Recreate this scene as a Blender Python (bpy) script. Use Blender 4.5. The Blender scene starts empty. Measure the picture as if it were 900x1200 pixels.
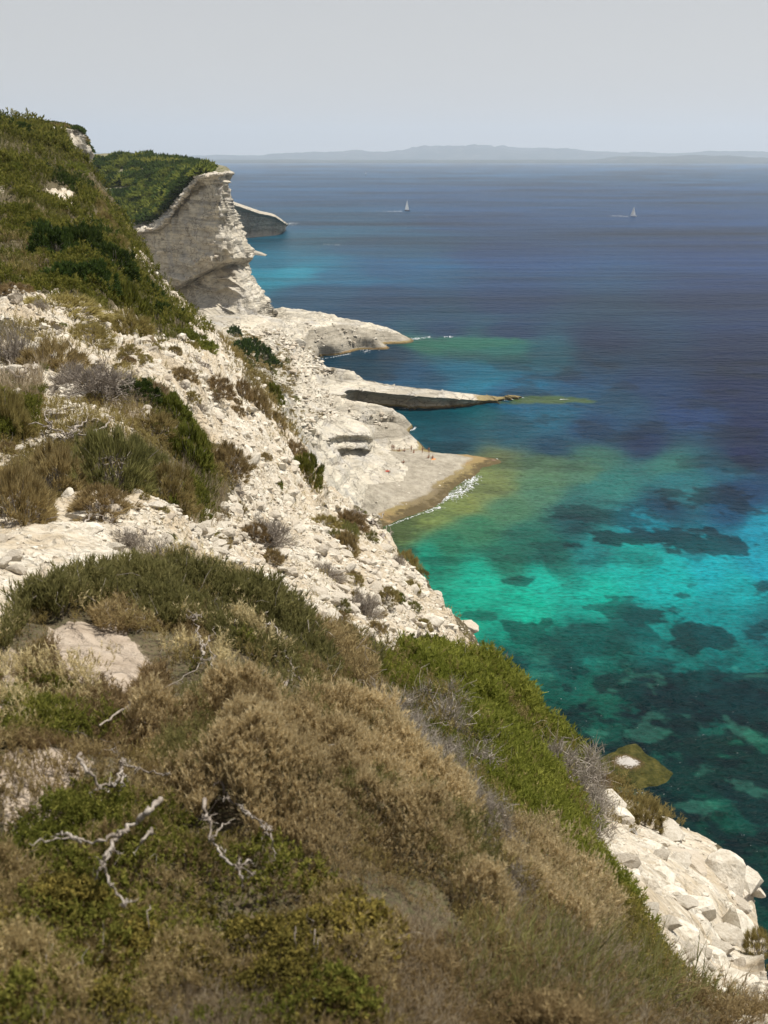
import bpy, math, random
import numpy as np
from mathutils import Vector

R = math.radians
S = bpy.context.scene
COL = S.collection
H = 75.0                      # eye height above the sea, metres
F = 1180.0                    # focal length in photo pixels
PITCH = math.atan(415 / F)
CP, SP = math.cos(PITCH), math.sin(PITCH)
rng = np.random.default_rng(7)
random.seed(7)

# ------------------------------------------------------------------ camera
cam = bpy.data.cameras.new("camera")
co = bpy.data.objects.new("camera", cam)
COL.objects.link(co)
co.location = (0, 0, H)
co.rotation_euler = (math.pi / 2 - PITCH, 0, 0)
cam.sensor_fit = 'VERTICAL'; cam.sensor_height = 36; cam.sensor_width = 27
cam.lens = 36 * F / 1200
cam.clip_start = 0.05; cam.clip_end = 80000
cam.dof.use_dof = True; cam.dof.focus_distance = 60; cam.dof.aperture_fstop = 7.0
S.camera = co

# ------------------------------------------------------------------ maths
def ray(u, v):
    u = np.asarray(u, float); v = np.asarray(v, float)
    x = (u - 450) / F; y = -(v - 600) / F
    return x, CP + y * SP, -SP + y * CP

def azel(u, v):
    x, y, z = ray(u, v)
    return np.degrees(np.arctan2(x, y)), np.degrees(np.arctan2(z, np.hypot(x, y)))

def pt(u, v, r):
    """point seen at photo pixel (u,v) at horizontal distance r"""
    x, y, z = ray(u, v)
    h = np.hypot(x, y)
    return np.stack([x / h * r, y / h * r, H + z / h * r], -1)

def onz(u, v, z):
    """point seen at photo pixel (u,v) at height z"""
    x, y, k = ray(u, v)
    t = (z - H) / k
    return np.stack([x * t, y * t, H + k * t], -1)

def hash2(ix, iy, s):
    h = (ix.astype(np.int64) * 374761393 + iy.astype(np.int64) * 668265263 + s * 974711) & 0xFFFFFFFF
    h = ((h ^ (h >> 13)) * 1274126177) & 0xFFFFFFFF
    h = h ^ (h >> 16)
    return (h & 0xFFFFFF) / float(0xFFFFFF)

def vnoise(x, y, s=0):
    ix = np.floor(x); iy = np.floor(y)
    fx = x - ix; fy = y - iy
    fx = fx * fx * (3 - 2 * fx); fy = fy * fy * (3 - 2 * fy)
    a = hash2(ix, iy, s); b = hash2(ix + 1, iy, s); c = hash2(ix, iy + 1, s); d = hash2(ix + 1, iy + 1, s)
    return (a * (1 - fx) + b * fx) * (1 - fy) + (c * (1 - fx) + d * fx) * fy

def fbm(x, y, oct=4, s=0, gain=.5):
    t = 0; a = 1; n = 0
    for i in range(oct):
        t = t + a * (vnoise(x * 2 ** i + 13.7 * i, y * 2 ** i - 7.3 * i, s + i) - .5); n += a; a *= gain
    return t / n * 2

def noise3(p, sc, s=0):
    x, y, z = p[:, 0] * sc, p[:, 1] * sc, p[:, 2] * sc
    return (fbm(x + z * .37, y - z * .61, 4, s) + fbm(y * .8 + 5, z + x * .3, 4, s + 11) + fbm(x * .9 - 4, z * 1.1, 4, s + 23)) / 3 * 1.5

def tps(P, val, smooth=0.0):
    P = np.asarray(P, float); val = np.asarray(val, float); n = len(P)
    sc = P.std(0).max(); m = P.mean(0)
    Q = (P - m) / sc
    d = np.linalg.norm(Q[:, None] - Q[None], axis=-1)
    K = np.where(d > 0, d * d * np.log(d + 1e-12), 0) + np.eye(n) * smooth
    B = np.hstack([np.ones((n, 1)), Q])
    M = np.block([[K, B], [B.T, np.zeros((3, 3))]])
    w = np.linalg.solve(M, np.concatenate([val, np.zeros(3)]))
    def f(x, y):
        x = (np.asarray(x, float) - m[0]) / sc; y = (np.asarray(y, float) - m[1]) / sc
        out = w[n] + w[n + 1] * x + w[n + 2] * y
        for i in range(n):
            d2 = (x - Q[i, 0]) ** 2 + (y - Q[i, 1]) ** 2 + 1e-14
            out = out + w[i] * .5 * d2 * np.log(d2)
        return out
    return f

def inpoly(u, v, poly):
    u = np.asarray(u); v = np.asarray(v)
    c = np.zeros(u.shape, bool); n = len(poly)
    for i in range(n):
        x1, y1 = poly[i]; x2, y2 = poly[(i + 1) % n]
        if y1 == y2: continue
        k = ((y1 > v) != (y2 > v)) & (u < (x2 - x1) * (v - y1) / (y2 - y1) + x1)
        c ^= k
    return c

# ------------------------------------------------------------------ mesh helpers
def mk(name, V, Fc, mat=None, parent=None, smooth=False, attrs=None, link=True, npoly=None):
    """V (n,3); Fc either (m,k) array or list of (m,k) arrays"""
    if not isinstance(Fc, list): Fc = [Fc]
    me = bpy.data.meshes.new(name)
    V = np.asarray(V, np.float32)
    me.vertices.add(len(V)); me.vertices.foreach_set('co', V.ravel())
    tot = np.concatenate([np.full(len(f), f.shape[1], np.int32) for f in Fc])
    idx = np.concatenate([np.asarray(f, np.int32).ravel() for f in Fc])
    me.loops.add(len(idx)); me.loops.foreach_set('vertex_index', idx)
    me.polygons.add(len(tot))
    me.polygons.foreach_set('loop_start', np.concatenate([[0], np.cumsum(tot)[:-1]]).astype(np.int32))
    me.polygons.foreach_set('use_smooth', np.full(len(tot), smooth, bool))
    me.update(calc_edges=True)
    for k, a in (attrs or {}).items():
        a = np.asarray(a, np.float32)
        if a.ndim == 1:
            at = me.attributes.new(k, 'FLOAT', 'POINT'); at.data.foreach_set('value', a)
        else:
            at = me.attributes.new(k, 'FLOAT_COLOR', 'POINT')
            at.data.foreach_set('color', np.hstack([a, np.ones((len(a), 1), np.float32)]).ravel())
    if mat: me.materials.append(mat)
    o = bpy.data.objects.new(name, me)
    if link: COL.objects.link(o)
    if parent: o.parent = parent
    return o

def gridfaces(nr, nc, off=0):
    i = np.arange(nr - 1)[:, None] * nc + np.arange(nc - 1)[None] + off
    return np.stack([i, i + 1, i + nc + 1, i + nc], -1).reshape(-1, 4)

def tag(o, label=None, cat=None, group=None, kind=None):
    if label: o['label'] = label
    if cat: o['category'] = cat
    if group: o['group'] = group
    if kind: o['kind'] = kind
    return o

def empty(name, loc=(0, 0, 0), rz=0, scale=(1, 1, 1)):
    o = bpy.data.objects.new(name, None); COL.objects.link(o)
    o.empty_display_size = .2
    o.location = loc; o.rotation_euler = (0, 0, rz); o.scale = scale
    return o

def dup(root, loc, rz, scale, label=None):
    r = root.copy(); COL.objects.link(r)
    r.location = loc; r.rotation_euler = (0, 0, rz); r.scale = scale
    if label: r['label'] = label
    for c in root.children:
        d = c.copy(); COL.objects.link(d); d.parent = r
    return r

# ------------------------------------------------------------------ materials
class N:
    def __init__(s, name):
        s.m = bpy.data.materials.new(name); s.m.use_nodes = True
        s.t = s.m.node_tree; s.t.nodes.clear()
        s.out = s.n('ShaderNodeOutputMaterial')
    def n(s, typ, **kw):
        x = s.t.nodes.new(typ)
        for k, v in kw.items(): setattr(x, k, v)
        return x
    def l(s, a, b): s.t.links.new(a, b)
    def noise(s, scale, detail=5, rough=.6, vec=None, dist=0):
        x = s.n('ShaderNodeTexNoise'); x.inputs['Scale'].default_value = scale
        x.inputs['Detail'].default_value = detail; x.inputs['Roughness'].default_value = rough
        x.inputs['Distortion'].default_value = dist
        if vec is not None: s.l(vec, x.inputs['Vector'])
        return x.outputs['Fac']
    def pos(s, sc=(1, 1, 1)):
        g = s.n('ShaderNodeTexCoord'); m = s.n('ShaderNodeMapping'); m.inputs['Scale'].default_value = sc
        s.l(g.outputs['Object'], m.inputs['Vector']); return m.outputs['Vector']
    def ramp(s, fac, stops):
        r = s.n('ShaderNodeValToRGB'); e = r.color_ramp.elements
        while len(e) < len(stops): e.new(.5)
        for i, (p, c) in enumerate(stops):
            e[i].position = p
            e[i].color = (c, c, c, 1) if isinstance(c, (int, float)) else (*c, 1)
        s.l(fac, r.inputs['Fac']); return r.outputs['Color']
    def mix(s, fac, a, b, mode='MIX'):
        m = s.n('ShaderNodeMix', data_type='RGBA', blend_type=mode)
        for sock, v in ((m.inputs['Factor'], fac), (m.inputs['A'], a), (m.inputs['B'], b)):
            if isinstance(v, (int, float)):
                sock.default_value = v if sock.type == 'VALUE' else (v, v, v, 1)
            elif isinstance(v, tuple): sock.default_value = (*v, 1)
            else: s.l(v, sock)
        return m.outputs['Result']
    def math(s, op, a, b=0.0):
        m = s.n('ShaderNodeMath', operation=op)
        for sock, v in ((m.inputs[0], a), (m.inputs[1], b)):
            if isinstance(v, (int, float)): sock.default_value = v
            else: s.l(v, sock)
        return m.outputs[0]
    def attr(s, name, out='Fac'):
        a = s.n('ShaderNodeAttribute'); a.attribute_name = name; return a.outputs[out]
    def bump(s, h, strength=.5, dist=.1, normal=None):
        b = s.n('ShaderNodeBump'); b.inputs['Strength'].default_value = strength; b.inputs['Distance'].default_value = dist
        s.l(h, b.inputs['Height'])
        if normal is not None: s.l(normal, b.inputs['Normal'])
        return b.outputs['Normal']
    def pbr(s, col, rough=.8, normal=None, spec=.3):
        p = s.n('ShaderNodeBsdfPrincipled')
        if isinstance(col, tuple): p.inputs['Base Color'].default_value = (*col, 1)
        else: s.l(col, p.inputs['Base Color'])
        p.inputs['Roughness'].default_value = rough
        p.inputs['Specular IOR Level'].default_value = spec
        if normal is not None: s.l(normal, p.inputs['Normal'])
        s.l(p.outputs[0], s.out.inputs['Surface']); return p

def leaf_mat(name, c1, c2, c3, trans=.25, nscale=1.2):
    """c1..c3 blended by a per-blade tint and by a clump noise"""
    m = N(name)
    a = m.attr('tint')
    n = m.noise(nscale, 3, .6, m.pos())
    f = m.math('ADD', m.math('MULTIPLY', a, .65), m.math('MULTIPLY', m.math('SUBTRACT', n, .32), 1.0))
    col = m.ramp(f, [(0.0, c1), (.45, c2), (.95, c3)])
    oi = m.n('ShaderNodeObjectInfo')
    hs = m.n('ShaderNodeHueSaturation')
    m.l(col, hs.inputs['Color'])
    m.l(m.math('ADD', m.math('MULTIPLY', oi.outputs['Random'], .35), .82), hs.inputs['Value'])
    m.l(m.math('ADD', m.math('MULTIPLY', oi.outputs['Random'], .02), .49), hs.inputs['Hue'])
    d = m.n('ShaderNodeBsdfDiffuse'); t = m.n('ShaderNodeBsdfTranslucent'); mx = m.n('ShaderNodeMixShader')
    m.l(hs.outputs[0], d.inputs[0]); m.l(hs.outputs[0], t.inputs[0]); mx.inputs[0].default_value = trans
    m.l(d.outputs[0], mx.inputs[1]); m.l(t.outputs[0], mx.inputs[2]); m.l(mx.outputs[0], m.out.inputs['Surface'])
    return m.m

def ground_mat():
    m = N('slope_ground')
    P = m.pos()
    n1 = m.noise(.9, 6, .65, P); n2 = m.noise(7, 6, .7, P); n3 = m.noise(40, 4, .7, P)
    rock = m.ramp(n2, [(.2, (.22, .18, .13)), (.40, (.50, .44, .34)), (.55, (.64, .59, .49)), (.8, (.76, .72, .63))])
    rock = m.mix(m.ramp(n1, [(.40, 0), (.60, .75)]), rock, (.44, .35, .23))
    soil = m.ramp(n2, [(.3, (.06, .045, .03)), (.55, (.13, .10, .06)), (.75, (.22, .17, .11))])
    soil = m.mix(m.ramp(n3, [(.45, 0), (.6, .7)]), soil, (.10, .10, .045))
    f = m.attr('bare')
    f = m.ramp(m.math('ADD', f, m.math('MULTIPLY', m.math('SUBTRACT', n2, .5), .9)), [(.42, 0), (.58, 1)])
    col = m.mix(f, soil, rock)
    sand = m.attr('sand')
    col = m.mix(m.ramp(m.math('ADD', sand, m.math('MULTIPLY', m.math('SUBTRACT', n2, .5), .8)), [(.42, 0), (.6, 1)]), col,
                m.ramp(n2, [(.35, (.34, .27, .2)), (.7, (.50, .42, .33))]))
    v = m.n('ShaderNodeTexVoronoi', feature='DISTANCE_TO_EDGE'); v.inputs['Scale'].default_value = 3.2
    nz = m.n('ShaderNodeVectorMath', operation='ADD'); m.l(P, nz.inputs[0])
    nn = m.n('ShaderNodeTexNoise'); nn.inputs['Scale'].default_value = 2.; m.l(P, nn.inputs['Vector']); m.l(nn.outputs['Color'], nz.inputs[1])
    m.l(nz.outputs[0], v.inputs['Vector'])
    b1 = m.bump(m.ramp(v.outputs['Distance'], [(0, 0), (.15, 1)]), .5, .12)
    b2 = m.bump(n2, .6, .12, b1); b3 = m.bump(n3, .5, .02, b2)
    m.pbr(col, .9, b3, .15)
    return m.m

def cliff_mat(name='limestone_cliff', shore=False, band=.42):
    m = N(name)
    P = m.pos(); PZ = m.pos((.02, .02, band)); PV = m.pos((.12, .12, .025))
    n1 = m.noise(.035, 5, .6, P); n2 = m.noise(.35, 6, .7, P)
    st = m.noise(1.0, 6, .72, PZ, .4)
    stain = m.noise(1.0, 5, .7, PV)
    rock = m.ramp(n2, [(.28, (.36, .31, .23)), (.5, (.57, .515, .41)), (.72, (.72, .66, .53))])
    rock = m.mix(m.ramp(st, [(.40, .75), (.52, 0)]), rock, (.30, .27, .215))
    rock = m.mix(m.ramp(st, [(.60, 0), (.66, .7)]), rock, (.72, .67, .56))
    rock = m.mix(m.ramp(stain, [(.50, 0), (.66, .75)]), rock, (.40, .385, .36))
    fine = m.noise(1.0, 4, .75, m.pos((.05, .05, 2.2)))
    rock = m.mix(m.ramp(fine, [(.36, .7), (.42, 0)]), rock, (.22, .20, .17))
    rock = m.mix(m.ramp(n1, [(.5, 0), (.7, .4)]), rock, (.45, .38, .28))
    vc = m.n('ShaderNodeTexVoronoi', feature='DISTANCE_TO_EDGE'); vc.inputs['Scale'].default_value = .16
    va = m.n('ShaderNodeVectorMath', operation='ADD'); vn = m.n('ShaderNodeTexNoise'); vn.inputs['Scale'].default_value = .25; vn.inputs['Detail'].default_value = 4
    vm = m.n('ShaderNodeVectorMath', operation='SCALE'); vm.inputs['Scale'].default_value = 7; m.l(P, vn.inputs['Vector']); m.l(vn.outputs['Color'], vm.inputs[0]); m.l(m.pos((1, .6, 1)), va.inputs[0]); m.l(vm.outputs[0], va.inputs[1]); m.l(va.outputs[0], vc.inputs['Vector'])
    rock = m.mix(m.ramp(vc.outputs['Distance'], [(.0, .8), (.035, 0)]), rock, (.16, .14, .11))
    if shore:
        g = m.attr('grey')
        gg = m.ramp(m.math('ADD', g, m.math('MULTIPLY', m.math('SUBTRACT', n2, .5), .8)), [(.35, 0), (.65, .85)])
        rock = m.mix(gg, rock, m.ramp(n2, [(.3, (.20, .175, .13)), (.6, (.36, .32, .25)), (.8, (.46, .42, .34))]))
        w = m.attr('wet')
        ww = m.math('ADD', w, m.math('MULTIPLY', m.math('SUBTRACT', n2, .5), .9))
        rock = m.mix(m.ramp(ww, [(.45, 0), (.62, .9)]), rock, m.ramp(n1, [(.4, (.27, .17, .07)), (.52, (.25, .19, .07)), (.65, (.17, .13, .07))]))
        rock = m.mix(m.ramp(ww, [(.82, 0), (.95, .95)]), rock, (.10, .075, .035))
        vg = m.attr('veg')
        vv = m.math('ADD', vg, m.math('MULTIPLY', m.math('SUBTRACT', n2, .5), 1.4))
        rock = m.mix(m.ramp(vv, [(.42, 0), (.6, .85)]), rock, (.15, .14, .07))
    b1 = m.bump(st, .8, 1.6); b2 = m.bump(n2, .7, .9, b1)
    n4 = m.noise(2.2, 5, .75, P); b3 = m.bump(n4, .8, .35, b2)
    m.pbr(rock, .92, b3, .15)
    return m.m

def stone_mat():
    m = N('limestone_stone')
    oi = m.n('ShaderNodeObjectInfo')
    P = m.pos()
    n = m.noise(6, 5, .7, P); n2 = m.noise(1.1, 3, .6, P)
    col = m.ramp(n, [(.28, (.42, .36, .27)), (.5, (.62, .57, .47)), (.75, (.74, .70, .61))])
    t = m.math('ADD', m.attr('tint'), m.math('MULTIPLY', oi.outputs['Random'], .001))
    col = m.mix(m.ramp(t, [(.35, 0), (1.0, .8)]), col, (.36, .29, .21))
    col = m.mix(m.ramp(n2, [(.5, 0), (.7, .4)]), col, (.50, .44, .36))
    n9 = m.noise(28, 4, .8, P); col = m.mix(m.ramp(n9, [(.36, .5), (.46, 0)]), col, (.30, .26, .20))
    m.pbr(col, .88, m.bump(n9, .6, .02, m.bump(n, .6, .06)), .15)
    return m.m

def plain(name, c, rough=.7, spec=.3):
    m = N(name); n = m.noise(30, 3, .6, m.pos())
    col = m.ramp(n, [(.3, tuple(x * .85 for x in c)), (.7, tuple(min(1, x * 1.1) for x in c))])
    m.pbr(col, rough, None, spec); return m.m

def wood_mat():
    m = N('dead_wood'); n = m.noise(18, 5, .7, m.pos((1, 1, 1)))
    m.pbr(m.ramp(n, [(.32, (.10, .08, .06)), (.5, (.26, .22, .18)), (.68, (.46, .42, .36))]), .85, m.bump(n, .5, .01), .15)
    return m.m

def lin(c):
    c = np.asarray(c, float) / 255
    return np.where(c <= .04045, c / 12.92, ((c + .055) / 1.055) ** 2.4)

# ------------------------------------------------------------------ NEAR TERRAIN
A_PTS = [(0,1200,1.45),(300,1200,1.5),(600,1200,1.75),(750,1200,2.2),(900,1200,3.4),
 (0,1000,2.1),(300,1000,2.3),(500,1000,2.8),(600,1000,3.5),(700,1050,4.2),(800,1100,6),(860,1150,7),
 (0,900,2.7),(200,900,3),(400,900,3.6),(500,900,4.8),(600,930,6.5),(650,1000,5),
 (0,800,3.7),(200,800,4.1),(350,800,4.9),(450,830,6.2),(550,850,9),(600,870,11),
 (0,755,4.6),(60,705,5.6),(130,672,6.4),(200,657,7),(260,672,7),(330,709,7),(400,752,7.6),(450,770,9),(500,778,11),(570,776,15),
 (600,803,16),(650,863,16.5),(700,906,16),(740,936,15),(790,965,14),(845,990,13.5),(885,1025,13),(900,1090,11.5),
 (700,960,11),(750,1000,10.3),(800,1040,9.7),(700,1000,8)]
A_RIDGE = [(-80,800),(0,757),(60,708),(130,675),(200,660),(260,675),(330,712),(400,756),(450,772),(500,780),(570,778),
 (600,806),(650,866),(700,908),(740,938),(790,968),(845,992),(880,1030),(895,1120),(905,1190),(930,1290)]
B_PTS = [(0,700,9),(0,640,11.5),(60,620,12.5),(150,620,13),(130,660,11),(200,640,12.5),(0,560,15),(100,560,15.5),(200,560,17),
 (0,480,19),(100,480,20),(200,480,23),(0,420,25),(100,420,27),(0,350,38),(100,375,38),(60,340,44),(200,400,40),(250,430,42),
 (250,500,27),(300,520,30),(300,560,24),(250,600,18),(300,620,20),(300,680,15),(350,720,14.5),(400,740,15.5),(450,750,17),
 (500,755,21),(565,772,25),(530,715,28),(500,680,32),(470,650,36),(440,612,43),(400,600,36),(350,600,27),(380,650,22),(430,690,21),
 (385,570,54),(350,560,38),(330,540,36),(365,540,62),(335,500,70),(315,460,80),(280,420,88),(250,385,95),(215,350,105),
 (185,320,115),(160,275,130),(130,225,150),(100,180,170),(60,152,190),(0,134,180),(0,200,120),(0,250,85),(0,300,60),(50,300,62),
 (100,300,65),(150,330,68),(180,370,62),(50,230,105),(100,250,110),(-100,100,160),(-100,200,90),(-100,350,34),(-100,500,16),(-100,700,8)]
B_SIL = [(-200,101),(-100,117),(0,139),(40,150),(60,160),(80,172),(102,192),(130,232),(158,280),(185,323),(215,352),(250,385),
 (280,420),(315,458),(335,498),(365,540),(385,570),(440,612),(470,650),(500,680),(520,706),(545,742),(572,776),(600,850)]

def fit_r(pts):
    p = np.array(pts, float); a, e = azel(p[:, 0], p[:, 1])
    return tps(np.stack([a, e], -1), np.log(p[:, 2]), 1e-4)
fA, fB = fit_r(A_PTS), fit_r(B_PTS)
def line(pts):
    p = np.array(pts, float); a, e = azel(p[:, 0], p[:, 1]); o = np.argsort(a)
    return lambda x: np.interp(x, a[o], e[o])
ridgeA, silB = line(A_RIDGE), line(B_SIL)
AZJ = azel(572, 776)[0]

EL0 = -46.0
def rA(az, el):
    a = np.clip(az, -27, 25.5)
    e = np.maximum(el, EL0)
    r = np.exp(fA(a, e))
    low = el < EL0
    z = r * np.tan(np.radians(EL0))
    return np.where(low, z / np.tan(np.radians(np.minimum(el, -1))), r)
def rB(az, el):
    a = np.clip(az, -24, 6.5)
    return np.exp(fB(a, el))

def P_of(az, el, r):
    t = np.radians(az)
    return np.stack([np.sin(t) * r, np.cos(t) * r, H + np.tan(np.radians(el)) * r], -1)

# zones of bare rock / sand, drawn where they lie on the slope
BARE = [
 [(0,338),(60,345),(130,372),(215,398),(262,398),(300,440),(335,500),(385,570),(440,612),(500,680),(575,778),(500,772),(440,762),(380,735),(330,700),
  (285,668),(240,660),(200,652),(178,630),(170,596),(215,606),(262,600),(268,575),(262,545),(235,500),(190,470),(170,440),(120,410),(60,400),(0,385)],
 [(0,600),(60,620),(80,585),(150,590),(200,620),(215,655),(140,668),(60,705),(0,750),(-60,800),(-60,600)],
 [(-30,395),(60,402),(120,414),(165,445),(190,480),(150,520),(100,500),(60,520),(-30,545)],
 [(160,275),(175,290),(225,345),(262,385),(300,430),(270,430),(215,385),(180,330),(150,290)],
 [(675,915),(740,942),(790,968),(845,992),(930,1030),(930,1250),(840,1180),(780,1130),(730,1060),(690,990)],
]
SCARS = [[(48,226),(70,216),(92,222),(84,240),(60,242)], [(-20,222),(14,226),(20,238),(-20,240)], [(108,246),(128,250),(124,262),(106,258)], [(84,262),(98,258),(104,270),(88,274)]]
SAND = [[(60,745),(140,730),(190,790),(140,830),(60,800)], [(0,880),(110,890),(70,960),(0,965)], [(0,765),(25,770),(20,830),(0,840)], [(85,765),(125,745),(150,775),(100,800)]]

def azel2uv(az, el):
    t = np.radians(az); k = np.tan(np.radians(el))
    X, Y, Z = np.sin(t), np.cos(t), k
    f = Y * CP - Z * SP; up = Y * SP + Z * CP
    f = np.where(f < .05, .05, f)
    return 450 + F * X / f, 600 - F * up / f
def zmask(polys, az, el, jit=6):
    u, v = azel2uv(az, el)
    u = u + 22 * fbm(az * .5, el * .5, 4, 801); v = v + 18 * fbm(az * .5 + 30, el * .5, 4, 811)
    m = np.zeros(u.shape, float)
    for du, dv in ((0, 0), (jit, 0), (-jit, 0), (0, jit), (0, -jit)):
        k = np.zeros(u.shape, bool)
        for p in polys: k |= inpoly(u + du, v + dv, p)
        m += k / 5
    return m

def dispA(x, y):
    return .10 * fbm(x * 1.1, y * 1.1, 4, 3) + .03 * fbm(x * 6, y * 6, 3, 9)
def dispB(x, y):
    r = np.hypot(x, y)
    k = np.clip(r / 14, .35, 3.5)
    return k * (.20 * fbm(x * .55, y * .55, 4, 31) + .17 * fbm(x * 1.7, y * 1.7, 4, 41))

def smoothstep(x, a, b):
    t = np.clip((x - a) / (b - a), 0, 1); return t * t * (3 - 2 * t)

def build_slopes(mat):
    # sheet A: the knoll the camera stands on
    az = np.concatenate([np.arange(-80, -28, 1.5), np.arange(-28, 28, .075), np.arange(28, 80, 1.5)])
    sil = ridgeA(np.clip(az, -27, 26.5))
    t = np.concatenate([np.linspace(0, 1, 330) ** .95])
    lo = EL0 - 3
    EL = np.concatenate([np.linspace(-86, lo, 14)[:-1][:, None] + 0 * az[None], lo + (sil - lo)[None] * t[:, None]])
    AZ = az[None] + 0 * EL
    r = rA(AZ, EL)
    P = P_of(AZ, EL, r)
    k = smoothstep(EL, EL0 - 14, EL0 + 2)
    P[..., 2] += dispA(P[..., 0], P[..., 1]) * k
    # beyond the edge the ground falls away
    last = P[-1]; rl = np.hypot(last[:, 0], last[:, 1])
    rows = [P]
    sea = (az > AZJ - .3)
    depth_sea = last[:, 2] + 6
    for i, s in enumerate(np.linspace(0, 1, 40)[1:]):
        drop = np.where(sea, depth_sea * s, 7 * s)
        slope = np.where(sea, .42 + .10 * fbm(az * .3, s * 3 + 0 * az, 3, 5), .9)
        rr = rl + drop * slope
        q = last.copy(); q[:, 0] *= rr / rl; q[:, 1] *= rr / rl; q[:, 2] = last[:, 2] - drop
        rows.append(q[None])
    P = np.concatenate(rows)
    AZ2 = np.concatenate([AZ, np.repeat(AZ[-1:], 39, 0)]); EL2 = np.concatenate([EL, np.repeat(EL[-1:], 39, 0)])
    bare = zmask(BARE[4:5], AZ2, EL2); bare[-39:] = np.where(sea, .75, .2)[None]
    sand = zmask(SAND, AZ2, EL2)
    nr, nc = P.shape[:2]
    o = mk('terrain', P.reshape(-1, 3), gridfaces(nr, nc)[:, ::-1], mat, smooth=True, attrs={'bare': bare.ravel(), 'sand': sand.ravel()})
    tag(o, 'scrubby knoll in the foreground falling away steeply to the sea', kind='structure')
    # sheet B: the slope beyond
    az = np.concatenate([np.arange(-75, -24, 1.5), np.arange(-24, AZJ + .3, .06)])
    sil = silB(np.clip(az, -23, AZJ))
    start = np.minimum(ridgeA(np.clip(az, -23, AZJ)) - 3.2, sil - .5)
    t = np.linspace(0, 1, 420)
    EL = start[None] + (sil - start)[None] * t[:, None]
    AZ = az[None] + 0 * EL
    P = P_of(AZ, EL, rB(AZ, EL))
    P[..., 2] += dispB(P[..., 0], P[..., 1])
    last = P[-1]; rl = np.hypot(last[:, 0], last[:, 1])
    rows = [P]
    for s in np.linspace(0, 1, 40)[1:]:
        drop = (last[:, 2] + 6) * s
        slope = .5 + .08 * fbm(az * .3, s * 3 + 0 * az, 3, 5)
        rr = rl + drop * slope
        q = last.copy(); q[:, 0] *= rr / rl; q[:, 1] *= rr / rl; q[:, 2] = last[:, 2] - drop
        rows.append(q[None])
    P = np.concatenate(rows)
    AZ2 = np.concatenate([AZ, np.repeat(AZ[-1:], 39, 0)]); EL2 = np.concatenate([EL, np.repeat(EL[-1:], 39, 0)])
    bare = np.maximum(zmask(BARE[:4], AZ2, EL2), zmask(SCARS, AZ2, EL2, 2)); bare = np.where(EL2 < ridgeA(np.clip(AZ2, -27, 26)), np.maximum(bare, .7), bare); bare[-39:] = .8
    nr, nc = P.shape[:2]
    o = mk('hillside', P.reshape(-1, 3), gridfaces(nr, nc)[:, ::-1], mat, smooth=True, attrs={'bare': bare.ravel(), 'sand': 0 * bare.ravel()})
    tag(o, 'rubble strewn limestone hillside rising to the left', kind='structure')

def ground(u, v):
    """3-D ground point under photo pixel(s); ok mask, layer"""
    az, el = azel(u, v)
    a = el < ridgeA(az)
    b = (~a) & (el < silB(az)) & (az < AZJ)
    PA = P_of(az, el, rA(az, el)); PA[..., 2] += dispA(PA[..., 0], PA[..., 1])
    PB = P_of(az, el, rB(az, el)); PB[..., 2] += dispB(PB[..., 0], PB[..., 1])
    P = np.where(a[..., None], PA, PB)
    return P, a | b, a

# ------------------------------------------------------------------ COAST (world height field from shore outlines)
# (u, v, z): what the photo shows at that pixel and its height above the sea
C_PTS = [
 # first rock peninsula
 (376,421,0),(395,418,0),(411,414,0),(424,411,0),(450,404,0),(482,397,0),
 (324,361,12),(355,364,11),(387,368,10),(401,378,8),(433,382,7),(464,391,3.5),(476,395,1.5),
 (340,376,13),(370,385,10),(405,393,6),(435,393,5.5),(385,402,5),(360,405,8),(340,395,13),(375,414,2.5),
 # strata slope above the bay
 (320,400,17),(345,415,12),(370,428,6),(389,436,3.5),(250,385,4),(280,388,4),(306,386,6),(300,399,17),(290,404,25),(268,402,25),(310,425,29),(340,430,18),(365,440,9),
 # tongue with the undercut
 (393,442,3.5),(410,452,4),(425,452,1),(440,455,-2),(470,460,-4),(510,464,-4),(550,468,-4),
 (410,474,-2),(424,480,-3),(455,482,-4),(491,480,-4),(538,475,-4),(596,468,-3),
 # rounded promontory
 (400,470,8),(424,472,7),(444,484,5),(464,489,4),(482,497.5,1.2),(487,500,0),(482,506,0),(460,509,0),(444,512,0),(433,514,0),
 (440,500,4),(415,490,8),(460,498,3.5),
 # cream scree and ledges
 (330,450,24),(350,460,17),(375,455,10),(380,475,10),(350,490,20),(335,480,25),(370,500,16),(395,495,11),(400,503,10),(428,505,7),(431,516,3.5),
 (380,505,12),(360,512,15),(350,555,18),(335,515,22),(400,532,7.5),(380,548,9),
 # big flat platform
 (433,519,3.5),(453,529,1.6),(480,530,1.4),(507,531,1.2),(555,534,.9),(584,538.5,0),(564,549,0),(544,564,0),(533,570,0),(522,584,0),(495,600,0),(470,609,0),(453,616,0),(430,628,0),
 (415,535,7),(400,545,10),(385,560,14),(430,555,5),(460,550,3),(500,550,2),(540,548,1.2),(420,580,5),(450,580,2.5),(490,575,1.6),(440,600,1.4),(400,600,6),(520,562,1),
]
# plain offshore and inland anchors in metres (x, y, z)
C_XY = [(-60,470,-8),(0,470,-8),(60,440,-8),(25,400,-8),(-20,395,-7),(-15,360,-7),(30,352,-7),(75,330,-7),(10,296,-5),(0,306,-4),(40,300,-6),(15,280,-7),(45,270,-7),
 (20,268,-4),(60,250,-5),(40,215,-6),(20,195,-6),(0,180,-6),(-20,165,-4),
 (-90,500,2),(-60,560,-8),(-120,480,8),(-150,420,22),(-120,350,36),(-100,400,8),(-100,300,50),(-90,250,50),(-70,200,45),(-50,160,40),(-60,300,27)]

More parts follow.
